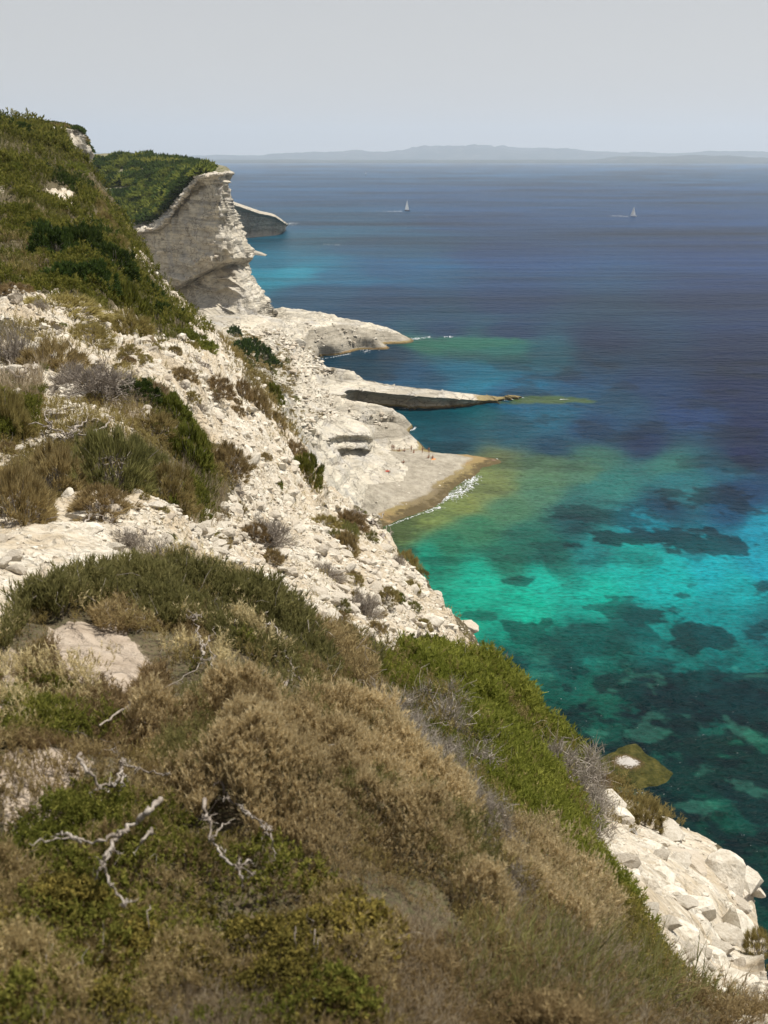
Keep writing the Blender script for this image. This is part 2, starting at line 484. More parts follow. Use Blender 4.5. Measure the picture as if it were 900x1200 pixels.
def build_coast(mat):
    p = np.array(C_PTS, float)
    W = onz(p[:, 0], p[:, 1], p[:, 2])
    XY = np.concatenate([W[:, :2], np.array(C_XY)[:, :2]]); Z = np.concatenate([p[:, 2], np.array(C_XY)[:, 2]])
    f = tps(XY, Z, 2e-5)
    xs = np.arange(-160, 75, .6); ys = np.concatenate([np.arange(150, 330, .6), np.arange(330, 530, .9)])
    X, Y = np.meshgrid(xs, ys)
    z0 = f(X, Y)
    # stepped strata on steeper, higher ground
    wob = fbm(X * .05, Y * .05, 3, 71) * 2
    q = (z0 + wob) / 1.7
    st = (np.floor(q) + smoothstep(q - np.floor(q), .72, 1.0)) * 1.7 - wob
    gx = np.gradient(z0, axis=1) / .6; gy = np.gradient(z0, axis=0) / .7
    sl = np.hypot(gx, gy)
    k = smoothstep(z0, 3, 9) * smoothstep(sl, .15, .5)
    z = z0 * (1 - k) + st * k
    z += (.35 * fbm(X * .25, Y * .25, 4, 73) + .5 * fbm(X * .06, Y * .06, 4, 75)) * smoothstep(z0, .4, 4) + k * 1.1 * fbm(X * .35, Y * .35, 4, 77)
    z += .25 * fbm(X * .5, Y * .5, 3, 79) * (1 - k) * smoothstep(z0, -1, 1)
    rough = smoothstep(z0, .5, 3)
    z += rough * (.30 * np.abs(fbm(X * .6, Y * .9, 4, 83)) + .35 * fbm(X * .9, Y * .5, 3, 85))
    V = np.stack([X, Y, z], -1).reshape(-1, 3)
    # undercut the walls that drop into the sea
    wall = (smoothstep(sl, .7, 1.6) * smoothstep(z0, 6.5, 3.5) * smoothstep(z0, -4, -.5)).ravel()
    gxn = (gx / (sl + 1e-6)).ravel(); gyn = (gy / (sl + 1e-6)).ravel()
    cut = wall * (np.clip(4.5 - z.ravel(), 0, 4.5) / 4.5) * 3.0
    V[:, 0] += gxn * cut; V[:, 1] += gyn * cut
    U_, V_ = project(V)
    zf = z.ravel()
    wet = 1 - smoothstep(zf, .1, 1.6)
    near4 = inpoly(U_, V_, [(425,512),(600,525),(600,570),(440,640),(400,620)])
    wet = np.where(near4, np.maximum(wet, .95 * (1 - smoothstep(zf, .4, 1.9)) * smoothstep(U_ * .55 + V_ - 800, 5, 40)), wet)
    GREY = [[(465,525),(590,530),(560,560),(490,595),(440,610),(420,598),(470,570),(478,548),(455,530)], [(365,385),(400,380),(480,393),(482,400),(410,418),(370,420),(350,405)],
            [(455,485),(490,495),(485,510),(435,515),(440,500)], [(430,568),(500,560),(480,600),(420,610)], [(560,455),(600,460),(600,470),(560,472)]]
    g = np.zeros(len(V))
    for pp in GREY: g = np.maximum(g, inpoly(U_, V_, pp) * 1.0)
    VEG = [[(255,385),(330,395),(350,440),(330,470),(300,440)], [(300,440),(345,445),(340,520),(300,500)]]
    vg = np.zeros(len(V))
    for pp in VEG: vg = np.maximum(vg, inpoly(U_, V_, pp) * .42)
    global coast_q
    zz = V[:, 2].reshape(X.shape)
    def coast_q(x, y):
        i = np.clip(np.searchsorted(ys, y), 0, len(ys) - 1); j = np.clip(np.searchsorted(xs, x), 0, len(xs) - 1)
        return zz[i, j]
    nr, nc = X.shape
    # drop deep cells
    Fc = gridfaces(nr, nc)
    keep = (zf[Fc] > -5.5).any(1)
    Fc = Fc[keep]
    used = np.unique(Fc); remap = np.full(len(V), -1); remap[used] = np.arange(len(used))
    o = mk('coast', V[used], remap[Fc], mat, smooth=True, attrs={'wet': wet[used], 'grey': g[used], 'veg': vg[used]})
    tag(o, 'pale limestone shore of rock shelves, ledges and narrow points', kind='structure')
    # the undercut tongue of rock
    us = [370,388,397,404,420,455,500,540,566,592,606]
    top = [(441,2),(441,4),(442,4.6),(443,4.8),(445,5),(452,5),(456.5,4.6),(460.5,3),(463.2,1.7),(465.6,.7),(467,-.6)]
    edge = [(461,5),(458,6),(460,6.2),(457.5,6),(456.5,5.4),(460.5,5),(464.5,4.4),(467.3,3),(469,1.3),(467.6,.5),(467.4,-.6)]
    T = np.array([onz(u, v, z) for u, (v, z) in zip(us, top)]); E = np.array([onz(u, v, z) for u, (v, z) in zip(us, edge)])
    back = T + np.array([3, 9, 0]); back[:, 2] = -3
    k = np.linspace(0, 1, len(us))
    cut = np.array([0, .5, 2, 4, 4.5, 4.5, 3.5, 2, .8, .2, .1])
    W1 = E + np.stack([0 * cut, cut * .5, -.25 * (E[:, 2] + .5)], 1); W2 = E + np.stack([0 * cut, cut, -.65 * (E[:, 2] + .5)], 1)
    W3 = E + np.stack([0 * cut, cut * .5, 0 * cut], 1); W3[:, 2] = -.1; W4 = W3.copy(); W4[:, 2] = -3
    mid = (T + E) / 2; mid[:, 2] += .5 + .35 * np.sin(np.arange(len(us)) * 2.1)
    G = strata(loft([back, T + np.array([0, 1.0, -.4]), T, mid, E, W1, W2, W3, W4], 150, 300), 1.2, 1.7, 700, 1.6)
    V = G.reshape(-1, 3); U_, V_ = project(V)
    wet = np.maximum(1 - smoothstep(V[:, 2], .1, 1.2), .8 * smoothstep(U_, 520, 585))
    o = mk('rock_tongue', V, gridfaces(150, 300), mat, smooth=True, attrs={'wet': wet, 'grey': smoothstep(U_, 560, 600) * .6 , 'veg': 0 * wet})
    tag(o, 'long narrow tongue of pale rock undercut along its near side', kind='structure')
    # stacked ledges with a small cave above the flat platform
    us = [345,362,378,393,404,414,425,433,437]
    r0 = [(500,16),(497,15),(493,13),(490,12),(489,11.5),(492,10.5),(497,9.5),(503,8),(506,5)]
    r1 = [(522,14.5),(519,13.5),(514,12.2),(510,11.3),(508,10.8),(508,10.2),(508.5,9.5),(511,8),(513,4)]
    A0 = np.array([onz(u, v, z) for u, (v, z) in zip(us, r0)]); A1 = np.array([onz(u, v, z) for u, (v, z) in zip(us, r1)])
    def dn(P, dy, dz): Q = P.copy(); Q[:, 1] += dy; Q[:, 2] += dz; return Q
    A0 = A0 + np.array([0, -3, .9]); A1 = A1 + np.array([0, -3, .9])
    cv = np.exp(-((np.array(us) - 414) / 9.) ** 2) * 4
    L = [A0, A1, dn(A1, -.2, -.8), dn(A1, 1.3, -1.3), dn(A1, 1.0, -2.0), dn(A1, -1.8, -2.5), dn(A1, -2.2, -3.2)]
    q = dn(A1, 0, -3.7); q[:, 1] += cv * .8 + .4; L.append(q)
    q = dn(A1, 0, -5.0); q[:, 1] += cv - .2; L.append(q)
    L += [dn(A1, -3.0, -5.8), dn(A1, -3.4, -6.6), dn(A1, -2.4, -7.2), dn(A1, -3.2, -9), dn(A1, -3, -12)]
    G = strata(loft(L, 170, 200), 1.1, 1.0, 720, 1.1)
    V = G.reshape(-1, 3); z_ = np.zeros(len(V))
    o = mk('rock_ledge', V, gridfaces(170, 200), mat, smooth=True, attrs={'wet': z_, 'grey': z_, 'veg': z_})
    tag(o, 'rounded white ledges with a small cave above the flat platform', kind='structure')
    return f

def project(V):
    X, Y, Z = V[:, 0], V[:, 1], V[:, 2] - H
    f = Y * CP - Z * SP; up = Y * SP + Z * CP
    f = np.where(f < .05, .05, f)
    return 450 + F * X / f, 600 - F * up / f

# ------------------------------------------------------------------ lofted cliffs
def catmull(P, n):
    """P (k, ..., 3) -> resampled along axis 0 to n"""
    k = len(P); t = np.linspace(0, k - 1 - 1e-9, n); i = t.astype(int); f = (t - i).reshape(-1, *([1] * (P.ndim - 1)))
    g = lambda j: P[np.clip(j, 0, k - 1)]
    a, b, c, d = g(i - 1), g(i), g(i + 1), g(i + 2)
    # softened tangents keep the corners fairly crisp
    T = .35
    m1 = T * (c - a); m2 = T * (d - b)
    f2, f3 = f * f, f * f * f
    return (2 * f3 - 3 * f2 + 1) * b + (f3 - 2 * f2 + f) * m1 + (-2 * f3 + 3 * f2) * c + (f3 - f2) * m2

def loft(rows, nr, nc):
    G = np.array(rows, float)
    G = catmull(G, nr); G = catmull(G.swapaxes(0, 1), nc).swapaxes(0, 1)
    return G

def normals(G):
    a = np.gradient(G, axis=0); b = np.gradient(G, axis=1)
    n = np.cross(b, a); l = np.linalg.norm(n, axis=-1, keepdims=True)
    return n / (l + 1e-9)

def strata(G, amp, fine, s=0, lay=3.2):
    n = normals(G)
    nh = n.copy(); nh[..., 2] *= .1
    zz = G[..., 2] + 1.2 * fbm(G[..., 0] * .03, G[..., 1] * .03, 3, s)
    led = np.zeros(zz.shape)
    for per, a in ((lay, .5), (lay * .41, .3), (lay * 2.3, .6)):
        q = zz / per; i = np.floor(q); fr = q - i
        h0 = hash2(i, 0 * i, s + 3); h1 = hash2(i + 1, 0 * i, s + 3)
        led += a * (h0 + (h1 - h0) * smoothstep(fr, .86, 1.0) - .5)
    P = G.reshape(-1, 3)
    loc = noise3(P, .07, s + 5).reshape(zz.shape)
    fn = noise3(P, .3, s + 9).reshape(zz.shape) + .45 * noise3(P, .9, s + 15).reshape(zz.shape)
    vj = np.abs(fbm((G[..., 0] + G[..., 1] * .6) * .16, zz * .02, 3, s + 21)); fn = fn - 1.5 * smoothstep(vj, .05, 0)
    d = amp * led * (.7 + loc) + amp * .8 * loc + fine * fn
    return G + nh * d[..., None]

def px(u, v, r): return tuple(pt(u, v, r))

def build_headland(mat):
    # rows: plateau behind, cliff brink, then down the face to below the shore
    def row(pts): return [px(*p) for p in pts]
    rows = [
     row([(60,184,760),(120,183,770),(165,183,780),(205,187,790),(240,192,800),(262,196,820),(264,197,850),(250,198,950)]),
     row([(60,192,660),(125,188,660),(168,187,650),(205,192,640),(238,197,620),(262,199,600),(267,199.5,680),(250,199.5,800)]),
     row([(60,268,520),(140,266,505),(185,260,486),(212,230,470),(232,208,456),(256,203,432),(268,202,500),(252,202,760)]),
     row([(60,280,518),(140,275,503),(185,270,484),(213,240,468),(235,216,453),(257,209,430),(265,211,500),(252,211,760)]),
     row([(60,300,516),(140,295,500),(190,290,480),(222,262,460),(246,238,440),(257,232,430),(268,236,500),(254,236,760)]),
     row([(60,330,514),(140,318,500),(195,315,478),(225,298,457),(250,266,435),(262,262,440),(279,266,500),(262,266,740)]),
     row([(60,345,512),(145,333,498),(198,328,475),(228,308,454),(252,285,432),(270,281,436),(291,288,490),(275,288,720)]),
     row([(60,360,510),(150,343,495),(203,338,472),(231,323,450),(252,309,430),(272,303,432),(293,302,480),(277,305,720)]),
     row([(60,362,520),(150,347,505),(204,342,482),(232,327,460),(253,316,442),(272,312,444),(290,314,486),(277,316,720)]),
     row([(60,368,520),(150,352,505),(206,346,482),(233,333,462),(255,326,444),(279,321,430),(301,337,470),(288,338,720)]),
     row([(60,378,505),(150,362,490),(210,356,470),(235,346,455),(258,345,438),(283,345,420),(314,353,462),(299,355,720)]),
     row([(60,395,440),(150,382,430),(215,372,425),(238,364,420),(262,368,415),(287,372,408),(317,368,448),(303,372,700)]),
     row([(60,420,400),(150,410,400),(220,400,390),(245,396,388),(270,398,388),(294,398,390),(322,392,430),(310,400,680)]),
    ]
    G = loft(rows, 420, 420)
    G0 = G
    G = strata(G, 3.4, 1.7, 200)
    # keep the plateau itself gentle
    t = np.linspace(0, 12, 420)
    k = smoothstep(t, 1.75, 2.02)[:, None, None]
    n = fbm(G0[..., 0] * .05, G0[..., 1] * .05, 4, 91)[..., None] * np.array([0, 0, 3.0])
    G = G * k + (G0 + n) * (1 - k)
    V = G.reshape(-1, 3)
    veg = np.repeat((1 - smoothstep(t, 1.75, 2.05))[:, None], 420, 1).ravel() * 1.2
    o = mk('cliff', V, gridfaces(420, 420), mat, smooth=True, attrs={'wet': 0 * veg, 'grey': 0 * veg, 'veg': veg})
    tag(o, 'tall layered white limestone headland topped with dark green scrub', kind='structure')
    return G0, t

def brink_rocks():
    SM = [stone_arrays(180 + i, 1) for i in range(6)]; parts = []
    for _ in range(560):
        i = rng.integers(66, 82); j = rng.integers(60, 290)
        P = HG[i, j]; s = rng.uniform(.6, 1.3) * (1 + rng.pareto(3)); k = rng.integers(6); sv, sf = SM[k]
        if _ > 400: i = int(rng.choice([150, 176, 205, 232]) + rng.normal() * 3); j = rng.integers(110, 240); P = HG[i, j] + np.array([.8, -1.8, 0]); s *= .8
        s = min(s, 3); parts.append((rot_z(sv, rng.uniform(0, 6.3), rng.uniform(-.4, .4)) * s + P + np.array([.5, -1.2, .3]), [sf], np.full(len(sv), rng.uniform(0, 1))))
    V, Fc, T = merge(parts); o = mk('rock_rubble', V, Fc, M_STONE, attrs={'tint': T}); tag(o, 'broken white blocks along the brink of the headland', kind='stuff')

def build_far_headland(mat):
    def row(pts): return [px(*p) for p in pts]
    rows = [
     row([(240,234,1150),(264,234,1180),(284,240,1250),(304,247,1300),(318,250,1350),(328,256,1400),(330,262,1450)]),
     row([(240,236,1020),(264,236,1030),(284,242,1045),(304,249,1060),(320,252,1080),(335,262,1110),(334,266,1250)]),
     row([(240,245,1018),(264,244,1028),(284,248,1042),(304,254,1056),(321,257,1074),(334,264,1105),(333,268,1250)]),
     row([(240,262,1018),(264,262,1028),(286,264,1046),(304,266,1060),(320,266,1076),(333,270,1100),(331,272,1250)]),
     row([(240,275,1016),(264,275,1026),(288,274,1050),(304,274,1064),(320,274,1076),(330,275,1095),(329,275.5,1250)]),
     row([(240,284,1000),(264,284,1010),(288,283,1030),(304,283,1040),(320,282,1050),(333,281,1070),(332,280,1200)]),
    ]
    G = strata(loft(rows, 140, 200), 3, 1.5, 300, 5)
    V = G.reshape(-1, 3); z = np.zeros(len(V))
    o = mk('far_cliff', V, gridfaces(140, 200), mat, smooth=True, attrs={'wet': z, 'grey': z + .5, 'veg': z})
    tag(o, 'low pale cliff point jutting into the sea behind the main headland', kind='structure')
    # low shelf at its foot
    rows = [row([(270,288,905),(285,290,900),(300,293.5,880),(312,298,852),(313,299,850)]),
            row([(270,291,870),(285,293,866),(300,295.5,856),(311,299,845),(312,299.5,845)]),
            row([(270,300,866),(285,300,862),(300,301,850),(310,301,842),(311,300.5,843)]),
            row([(270,312,850),(285,312,845),(300,310,835),(310,308,830),(311,306,835)])]
    G = strata(loft(rows, 50, 80), 1.2, .6, 310)
    V = G.reshape(-1, 3); z = np.zeros(len(V))
    o = mk('rock_shelf', V, gridfaces(50, 80), mat, smooth=True, attrs={'wet': z, 'grey': z + .6, 'veg': z})
    tag(o, 'low dark rock shelf at the foot of the headland', kind='structure')

def build_knoll(mat):
    def row(pts): return [px(*p) for p in pts]
    rows = [
     row([(0,150,330),(40,146,330),(62,146,335),(78,148,340),(90,153,345),(97,165,360),(104,178,380)]),
     row([(0,152,300),(40,148,300),(60,148,302),(76,150,306),(93,153,312),(99,166,330),(106,180,360)]),
     row([(0,160,296),(40,156,296),(62,155,300),(78,156,304),(95,160,310),(101,170,326),(108,182,360)]),
     row([(0,190,294),(40,185,294),(60,180,298),(78,176,300),(93,174,304),(100,182,320),(104,192,350)]),
     row([(0,230,290),(40,225,290),(60,204,294),(76,196,298),(88,190,302),(95,198,316),(100,208,350)]),
     row([(0,300,280),(40,290,280),(60,240,286),(78,222,290),(88,214,296),(96,218,310),(102,224,350)]),
     row([(0,380,270),(60,370,270),(90,300,275),(110,275,280),(120,260,285),(128,262,300),(132,266,350)]),
    ]
    G0 = loft(rows, 200, 200); G = strata(G0, 1.8, .9, 400, 2.6)
    V = G.reshape(-1, 3); z = np.zeros(len(V)); t = np.linspace(0, 6, 200)
    veg = np.repeat((1 - smoothstep(t, 1.0, 1.35))[:, None], 200, 1).ravel()
    o = mk('cliff_knoll', V, gridfaces(200, 200), mat, smooth=True, attrs={'wet': z, 'grey': z + .25, 'veg': veg})
    tag(o, 'white rock bluff with a green cap at the top of the hill', kind='structure')
    return G0

# ------------------------------------------------------------------ SEA
SEA = [ (300,205,70,90,125),(600,205,70,90,125),(880,205,70,90,125),(300,230,66,86,122),(600,230,60,78,118),(880,230,60,78,118),
 (330,260,58,84,112),(600,260,50,68,108),(880,260,50,66,108),(345,283,42,92,112),(440,290,54,82,110),(600,300,44,62,104),(880,300,42,56,100),
 (320,310,30,108,132),(345,320,18,138,158),(300,330,15,130,150),(400,322,30,98,128),(450,315,38,82,118),(370,345,32,78,108),(450,350,36,66,100),(600,350,40,58,98),(880,350,38,50,94),
 (420,375,34,66,94),(520,385,36,60,92),(700,400,28,40,74),(880,410,32,42,84),(600,388,34,52,86),
 (450,420,24,66,92),(500,405,80,120,92),(540,402,74,124,104),(590,408,60,124,112),(640,412,38,98,112),(700,420,30,66,96),(420,428,20,72,94),
 (470,436,16,86,122),(530,436,12,118,146),(570,445,10,126,152),(610,452,18,104,136),(500,450,16,80,110),(680,450,30,72,108),(760,450,34,60,100),(860,455,26,36,78),
 (600,462,20,92,128),(680,466,28,80,112),(640,478,24,84,112),(720,474,30,70,96),(560,484,16,84,92),(500,492,16,72,82),(640,486,26,96,120),(600,500,22,72,88),(700,500,26,60,92),(800,485,32,56,98),(880,500,22,32,70),
 (540,512,18,66,80),(650,520,20,58,80),(760,520,22,42,76),(870,535,20,28,64),(500,520,18,74,86),
 (590,542,104,108,66),(640,540,72,100,78),(700,540,56,98,84),(780,542,48,102,94),(850,548,26,80,98),
 (580,562,112,120,72),(640,565,66,106,84),(720,565,42,104,98),(800,565,34,98,104),(870,575,18,52,84),
 (545,582,112,120,66),(500,606,98,112,62),(460,625,86,104,58),(600,590,62,102,76),(680,590,34,86,84),(780,592,14,52,72),(860,598,14,60,88),
 (560,615,44,98,72),(520,640,34,98,74),(620,628,28,84,72),(680,612,16,60,64),(600,655,26,90,74),(650,650,20,80,72),(700,640,20,104,104),(760,612,12,104,120),(890,620,14,120,142),
 (500,660,16,118,96),(560,680,12,142,118),(640,675,12,142,124),(740,655,10,140,132),(830,660,10,136,146),(890,660,12,128,146),
 (550,715,14,136,112),(620,705,10,146,122),(700,690,8,142,126),(780,680,8,138,136),(860,690,8,128,132),(600,740,12,118,100),(690,740,10,92,84),(760,735,8,104,100),(840,730,8,112,114),(890,740,10,86,92),
 (590,775,10,62,60),(650,770,10,72,66),(720,765,10,78,70),(800,765,10,88,84),(870,770,8,96,94),(640,810,10,70,60),(700,810,12,74,62),(780,810,10,58,56),(870,810,8,66,66),
 (700,860,12,62,54),(780,860,12,66,56),(870,870,14,72,58),(820,920,10,70,56),(890,930,12,62,54),(850,980,10,58,48),(890,1020,8,48,42),(700,930,10,60,50)]
# seagrass and rock patches, plus shadow and wet painted dark round the sea rock (u, v, width, height, strength)
PATCH = [(745,631,150,19,.85),(850,639,52,16,.85),(605,681,36,9,.7),(561,721,28,8,.6),(619,744,36,20,.7),(645,730,16,12,.7),(772,719,80,20,.8),(832,742,60,26,.85),
 (795,699,36,12,.7),(888,690,42,20,.8),(842,705,22,9,.7),(812,651,22,9,.5),(730,718,50,26,.65),(820,588,110,20,.7),(705,604,110,26,.6),(720,590,80,12,.4),(765,632,60,14,.4),
 (700,740,90,26,.6),(680,760,120,24,.5),(880,740,40,18,.6),(806,688,14,7,.5),(736,652,26,8,.3),(700,660,20,6,.3),(678,690,22,5,.3),(620,655,60,10,.3),(560,645,60,12,.25),
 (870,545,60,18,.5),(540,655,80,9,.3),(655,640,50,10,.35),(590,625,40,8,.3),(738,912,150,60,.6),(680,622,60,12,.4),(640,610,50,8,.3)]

def build_sea():
    V_ = np.concatenate([np.linspace(186.15, 190, 14)[:-1], np.linspace(190, 380, 150)[:-1], np.linspace(380, 1050, 560)[:-1], np.linspace(1050, 2600, 30)])
    az = np.concatenate([np.arange(-60, -14, 2.), np.arange(-14, 26, .085), np.arange(26, 75, 2.)])
    el = azel(450, V_)[1]
    r = H / np.tan(np.radians(-el)); r[0] = 30000
    AZ, RR = np.meshgrid(az, r)
    P = np.stack([np.sin(np.radians(AZ)) * RR, np.cos(np.radians(AZ)) * RR, 0 * RR], -1)
    V = P.reshape(-1, 3)
    U, Vv = project(V)
    c = np.array(SEA, float)
    W = onz(c[:, 0], c[:, 1], 0)
    # blend known bed colours by distance, measured in azimuth / log range
    ca = np.degrees(np.arctan2(W[:, 0], W[:, 1])); cl = np.log(np.hypot(W[:, 0], W[:, 1]))
    col = lin(c[:, 2:5])
    wob = fbm(V[:, 0] * .03, V[:, 1] * .03, 5, 501); wob2 = fbm(V[:, 0] * .03 + 50, V[:, 1] * .03, 5, 511)
    pa = np.degrees(np.arctan2(V[:, 0], V[:, 1])) + wob * .9; pl = np.log(np.hypot(V[:, 0], V[:, 1])) + wob2 * .045
    num = np.zeros((len(V), 3)); den = np.zeros(len(V))
    for i in range(len(c)):
        d2 = (pa - ca[i]) ** 2 + ((pl - cl[i]) * 24) ** 2
        w = 1 / (d2 + .25) ** 2.2
        num += w[:, None] * col[i]; den += w
    C = num / den[:, None]
    # dark seagrass, and the shadow ring painted round the sea rock
    e1 = fbm(V[:, 0] * .10, V[:, 1] * .10, 5, 521); 
    e2 = fbm(V[:, 0] * .4, V[:, 1] * .4, 4, 523)
    dk = np.zeros(len(V))
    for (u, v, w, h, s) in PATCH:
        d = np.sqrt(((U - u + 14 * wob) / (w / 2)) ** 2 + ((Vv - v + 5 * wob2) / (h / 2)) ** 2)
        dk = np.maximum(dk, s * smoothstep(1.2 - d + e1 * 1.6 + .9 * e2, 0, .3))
    near = smoothstep(Vv + 30 * wob, 735, 800)
    mot = smoothstep(fbm(V[:, 0] * .17, V[:, 1] * .17, 5, 531, .6), -.22, .02)
    mot2 = smoothstep(fbm(V[:, 0] * .35, V[:, 1] * .35, 4, 533), -.2, .5)
    dk = np.maximum(dk, near * (.80 * mot + .20 * mot2))
    mid = smoothstep(Vv, 400, 430) * (1 - smoothstep(Vv, 640, 700))
    dk = np.maximum(dk, mid * .5 * smoothstep(fbm(V[:, 0] * .06, V[:, 1] * .06, 5, 541, .6), .08, .3))
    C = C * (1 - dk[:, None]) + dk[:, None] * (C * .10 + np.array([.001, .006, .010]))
    # pale sandy or weedy stones among the dark bed
    lt = near * smoothstep(fbm(V[:, 0] * .24 + 9, V[:, 1] * .24, 4, 551), .14, .36)
    C = C + lt[:, None] * np.array([.012, .050, .034])
    for (u, v, w, h, cc, s) in [(640,469.2,112,10,(104,110,66),1),(545,402,150,14,(76,124,96),.8),(640,552,150,40,(84,110,74),.35),(575,562,60,40,(100,112,68),.4),(520,595,70,34,(96,112,64),.45)]:
        d = np.sqrt(((U - u) / (w / 2)) ** 2 + ((Vv - v) / (h / 2)) ** 2)
        q = (s * smoothstep(1.1 - d + e1 * .35 + e2 * .3, 0, .35))[:, None]; C = C * (1 - q) + q * lin(cc)
    # long wind streaks offshore
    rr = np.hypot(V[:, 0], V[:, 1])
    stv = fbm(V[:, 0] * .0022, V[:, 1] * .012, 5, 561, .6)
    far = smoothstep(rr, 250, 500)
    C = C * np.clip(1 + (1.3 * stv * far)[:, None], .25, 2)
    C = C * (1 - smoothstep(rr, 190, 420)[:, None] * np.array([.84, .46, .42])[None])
    C = np.clip(C, .0008, 1)
    m = N('sea_water')
    P3 = m.pos()
    colr = m.attr('bed', 'Color')
    # ripples: fine close by, longer swell far away
    n1 = m.noise(1.0, 4, .62, m.pos((.8, 1.25, 1))); n2 = m.noise(.2, 4, .6, m.pos((.75, 1.3, 1))); n3 = m.noise(.02, 4, .6, m.pos((.35, 1.6, 1))); n5 = m.noise(.03, 6, .68, m.pos((.22, 1.5, 1)))
    b = m.bump(n3, .7, 4.0); b = m.bump(n2, .9, 1.6, b); b = m.bump(n1, .9, .32, b)
    # ripple light and dark multiplied into the bed colour, imitating refraction
    k = m.math('ADD', m.math('MULTIPLY', n1, .9), m.math('MULTIPLY', n2, .45))
    colr = m.mix(1.0, colr, m.ramp(m.math('SUBTRACT', k, .18), [(.3, .55), (.5, 1.0), (.72, 1.4)]), 'MULTIPLY')
    colr = m.mix(1.0, colr, m.ramp(n5, [(.36, .78), (.5, 1.0), (.66, 1.14)]), 'MULTIPLY')
    p = m.pbr(colr, .3, b, .045)
    p.inputs['IOR'].default_value = 1.33
    nr, nc = AZ.shape
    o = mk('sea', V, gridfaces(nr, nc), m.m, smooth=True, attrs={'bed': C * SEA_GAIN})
    tag(o, 'clear turquoise shallows deepening to dark blue open sea', kind='structure')
SEA_GAIN = .78

def build_far_hills():
    m = N('far_land'); n = m.noise(.003, 5, .65, m.pos())
    m.pbr(m.ramp(n, [(.35, (.025, .04, .03)), (.6, (.07, .075, .06)), (.75, (.22, .2, .18))]), .95, None, .1)
    a, b = azel(200, 188)[0], azel(940, 188)[0]
    def ridge(name, rr, prof, seed, label):
        az = np.linspace(-16, 24, 500); us = 450 + F * np.tan(np.radians(az)) * CP
        pv = np.array(prof, float); vs = np.interp(us, pv[:, 0], pv[:, 1])
        top = (185.5 - vs) / F * rr
        rows = []
        for k, t in enumerate(np.linspace(0, 1, 14)):
            d = rr + t * 3800
            x = np.sin(np.radians(az)) * d; y = np.cos(np.radians(az)) * d
            h = H * .95 * 0 + (top + H) * np.sin(min(t * 1.3, 1) * math.pi / 2) ** .8
            h = h * (1 + .48 * fbm(x * .0012, y * .0009, 6, seed, .6)) - (4 if t == 0 else 0)
            rows.append(np.stack([x, y, h], -1))
        G = np.array(rows)
        o = mk(name, G.reshape(-1, 3), gridfaces(14, 500), m.m, smooth=True)
        tag(o, label, kind='structure')
    ridge('far_hills', 24000, [(-50,182),(150,181),(260,183),(330,182),(380,179),(430,178),(470,176),(500,172),(520,171),(560,174),(600,175),(640,176),(680,179),(730,180),(790,179),(860,180),(930,181)], 601,
          'hazy mountainous coast on the horizon')
    ridge('hills', 15500, [(-50,188),(640,188),(670,187.2),(700,184),(735,184.5),(770,184),(800,182.5),(830,185),(860,186.5),(900,185),(950,184)], 611, 'nearer low hazy island on the right of the horizon')

# ------------------------------------------------------------------ vegetation
def blades(P, D, L, W, tint, bend=.0):
    """triangular blades: base at P along unit D, length L, width W"""
    n = len(P)
    rv = rng.normal(size=(n, 3)); s = np.cross(D, rv); s /= np.linalg.norm(s, axis=1, keepdims=True) + 1e-9
    h = (W / 2)[:, None] * s
    a = P - h * .6; b = P + h * .6; mid = P + D * (L * .55)[:, None]
    c = mid + h; d = mid - h
    e = P + D * L[:, None] + rv * (L * bend)[:, None]
    V = np.stack([a, b, c, e, d], 1).reshape(-1, 3)
    i = np.arange(n)[:, None] * 5
    Fq = i + np.array([[0, 1, 2, 4]]); Ft = i + np.array([[4, 2, 3]])
    return V, [Fq, Ft], np.repeat(tint, 5)

def tris(P, D, L, W, tint):
    n = len(P)
    rv = rng.normal(size=(n, 3)); s = np.cross(D, rv); s /= np.linalg.norm(s, axis=1, keepdims=True) + 1e-9
    h = (W / 2)[:, None] * s
    V = np.stack([P - h, P + h, P + D * L[:, None]], 1).reshape(-1, 3)
    return V, [np.arange(n * 3).reshape(-1, 3)], np.repeat(tint, 3)

def unit(n, up=0.0):
    d = rng.normal(size=(n, 3)); d[:, 2] += up
    return d / np.linalg.norm(d, axis=1, keepdims=True)

def merge(parts):
    V = []; Fs = {}; T = []; off = 0
    for v, f, t in parts:
        V.append(v); T.append(t)
        for q in f: Fs.setdefault(q.shape[1], []).append(q + off)
        off += len(v)
    return np.concatenate(V), [np.concatenate(x) for x in Fs.values()], np.concatenate(T)

def tube(pts, rad, n=5, tint=.5):
    pts = np.asarray(pts, float); rad = np.asarray(rad, float)
    k = len(pts); d = np.gradient(pts, axis=0); d /= np.linalg.norm(d, axis=1, keepdims=True) + 1e-9
    ref = np.array([.13, .31, .94]); s = np.cross(d, ref); s /= np.linalg.norm(s, axis=1, keepdims=True) + 1e-9
    t = np.cross(d, s)
    a = np.arange(n) * 2 * np.pi / n
    V = pts[:, None] + rad[:, None, None] * (np.cos(a)[None, :, None] * s[:, None] + np.sin(a)[None, :, None] * t[:, None])
    V = V.reshape(-1, 3)
    i = np.arange(k - 1)[:, None] * n; j = np.arange(n)[None]; j2 = (j + 1) % n
    Fq = np.stack([i + j, i + j2, i + n + j2, i + n + j], -1).reshape(-1, 4)
    return V, [Fq], np.full(len(V), tint)

def crook(p0, p1, n, wob, seed=None):
    t = np.linspace(0, 1, n)[:, None]
    p0, p1 = np.asarray(p0, float), np.asarray(p1, float)
    L = np.linalg.norm(p1 - p0)
    w = rng.normal(size=(n, 3)) * wob * L; w = np.cumsum(w, 0); w -= t * w[-1]
    return p0 + (p1 - p0) * t + w

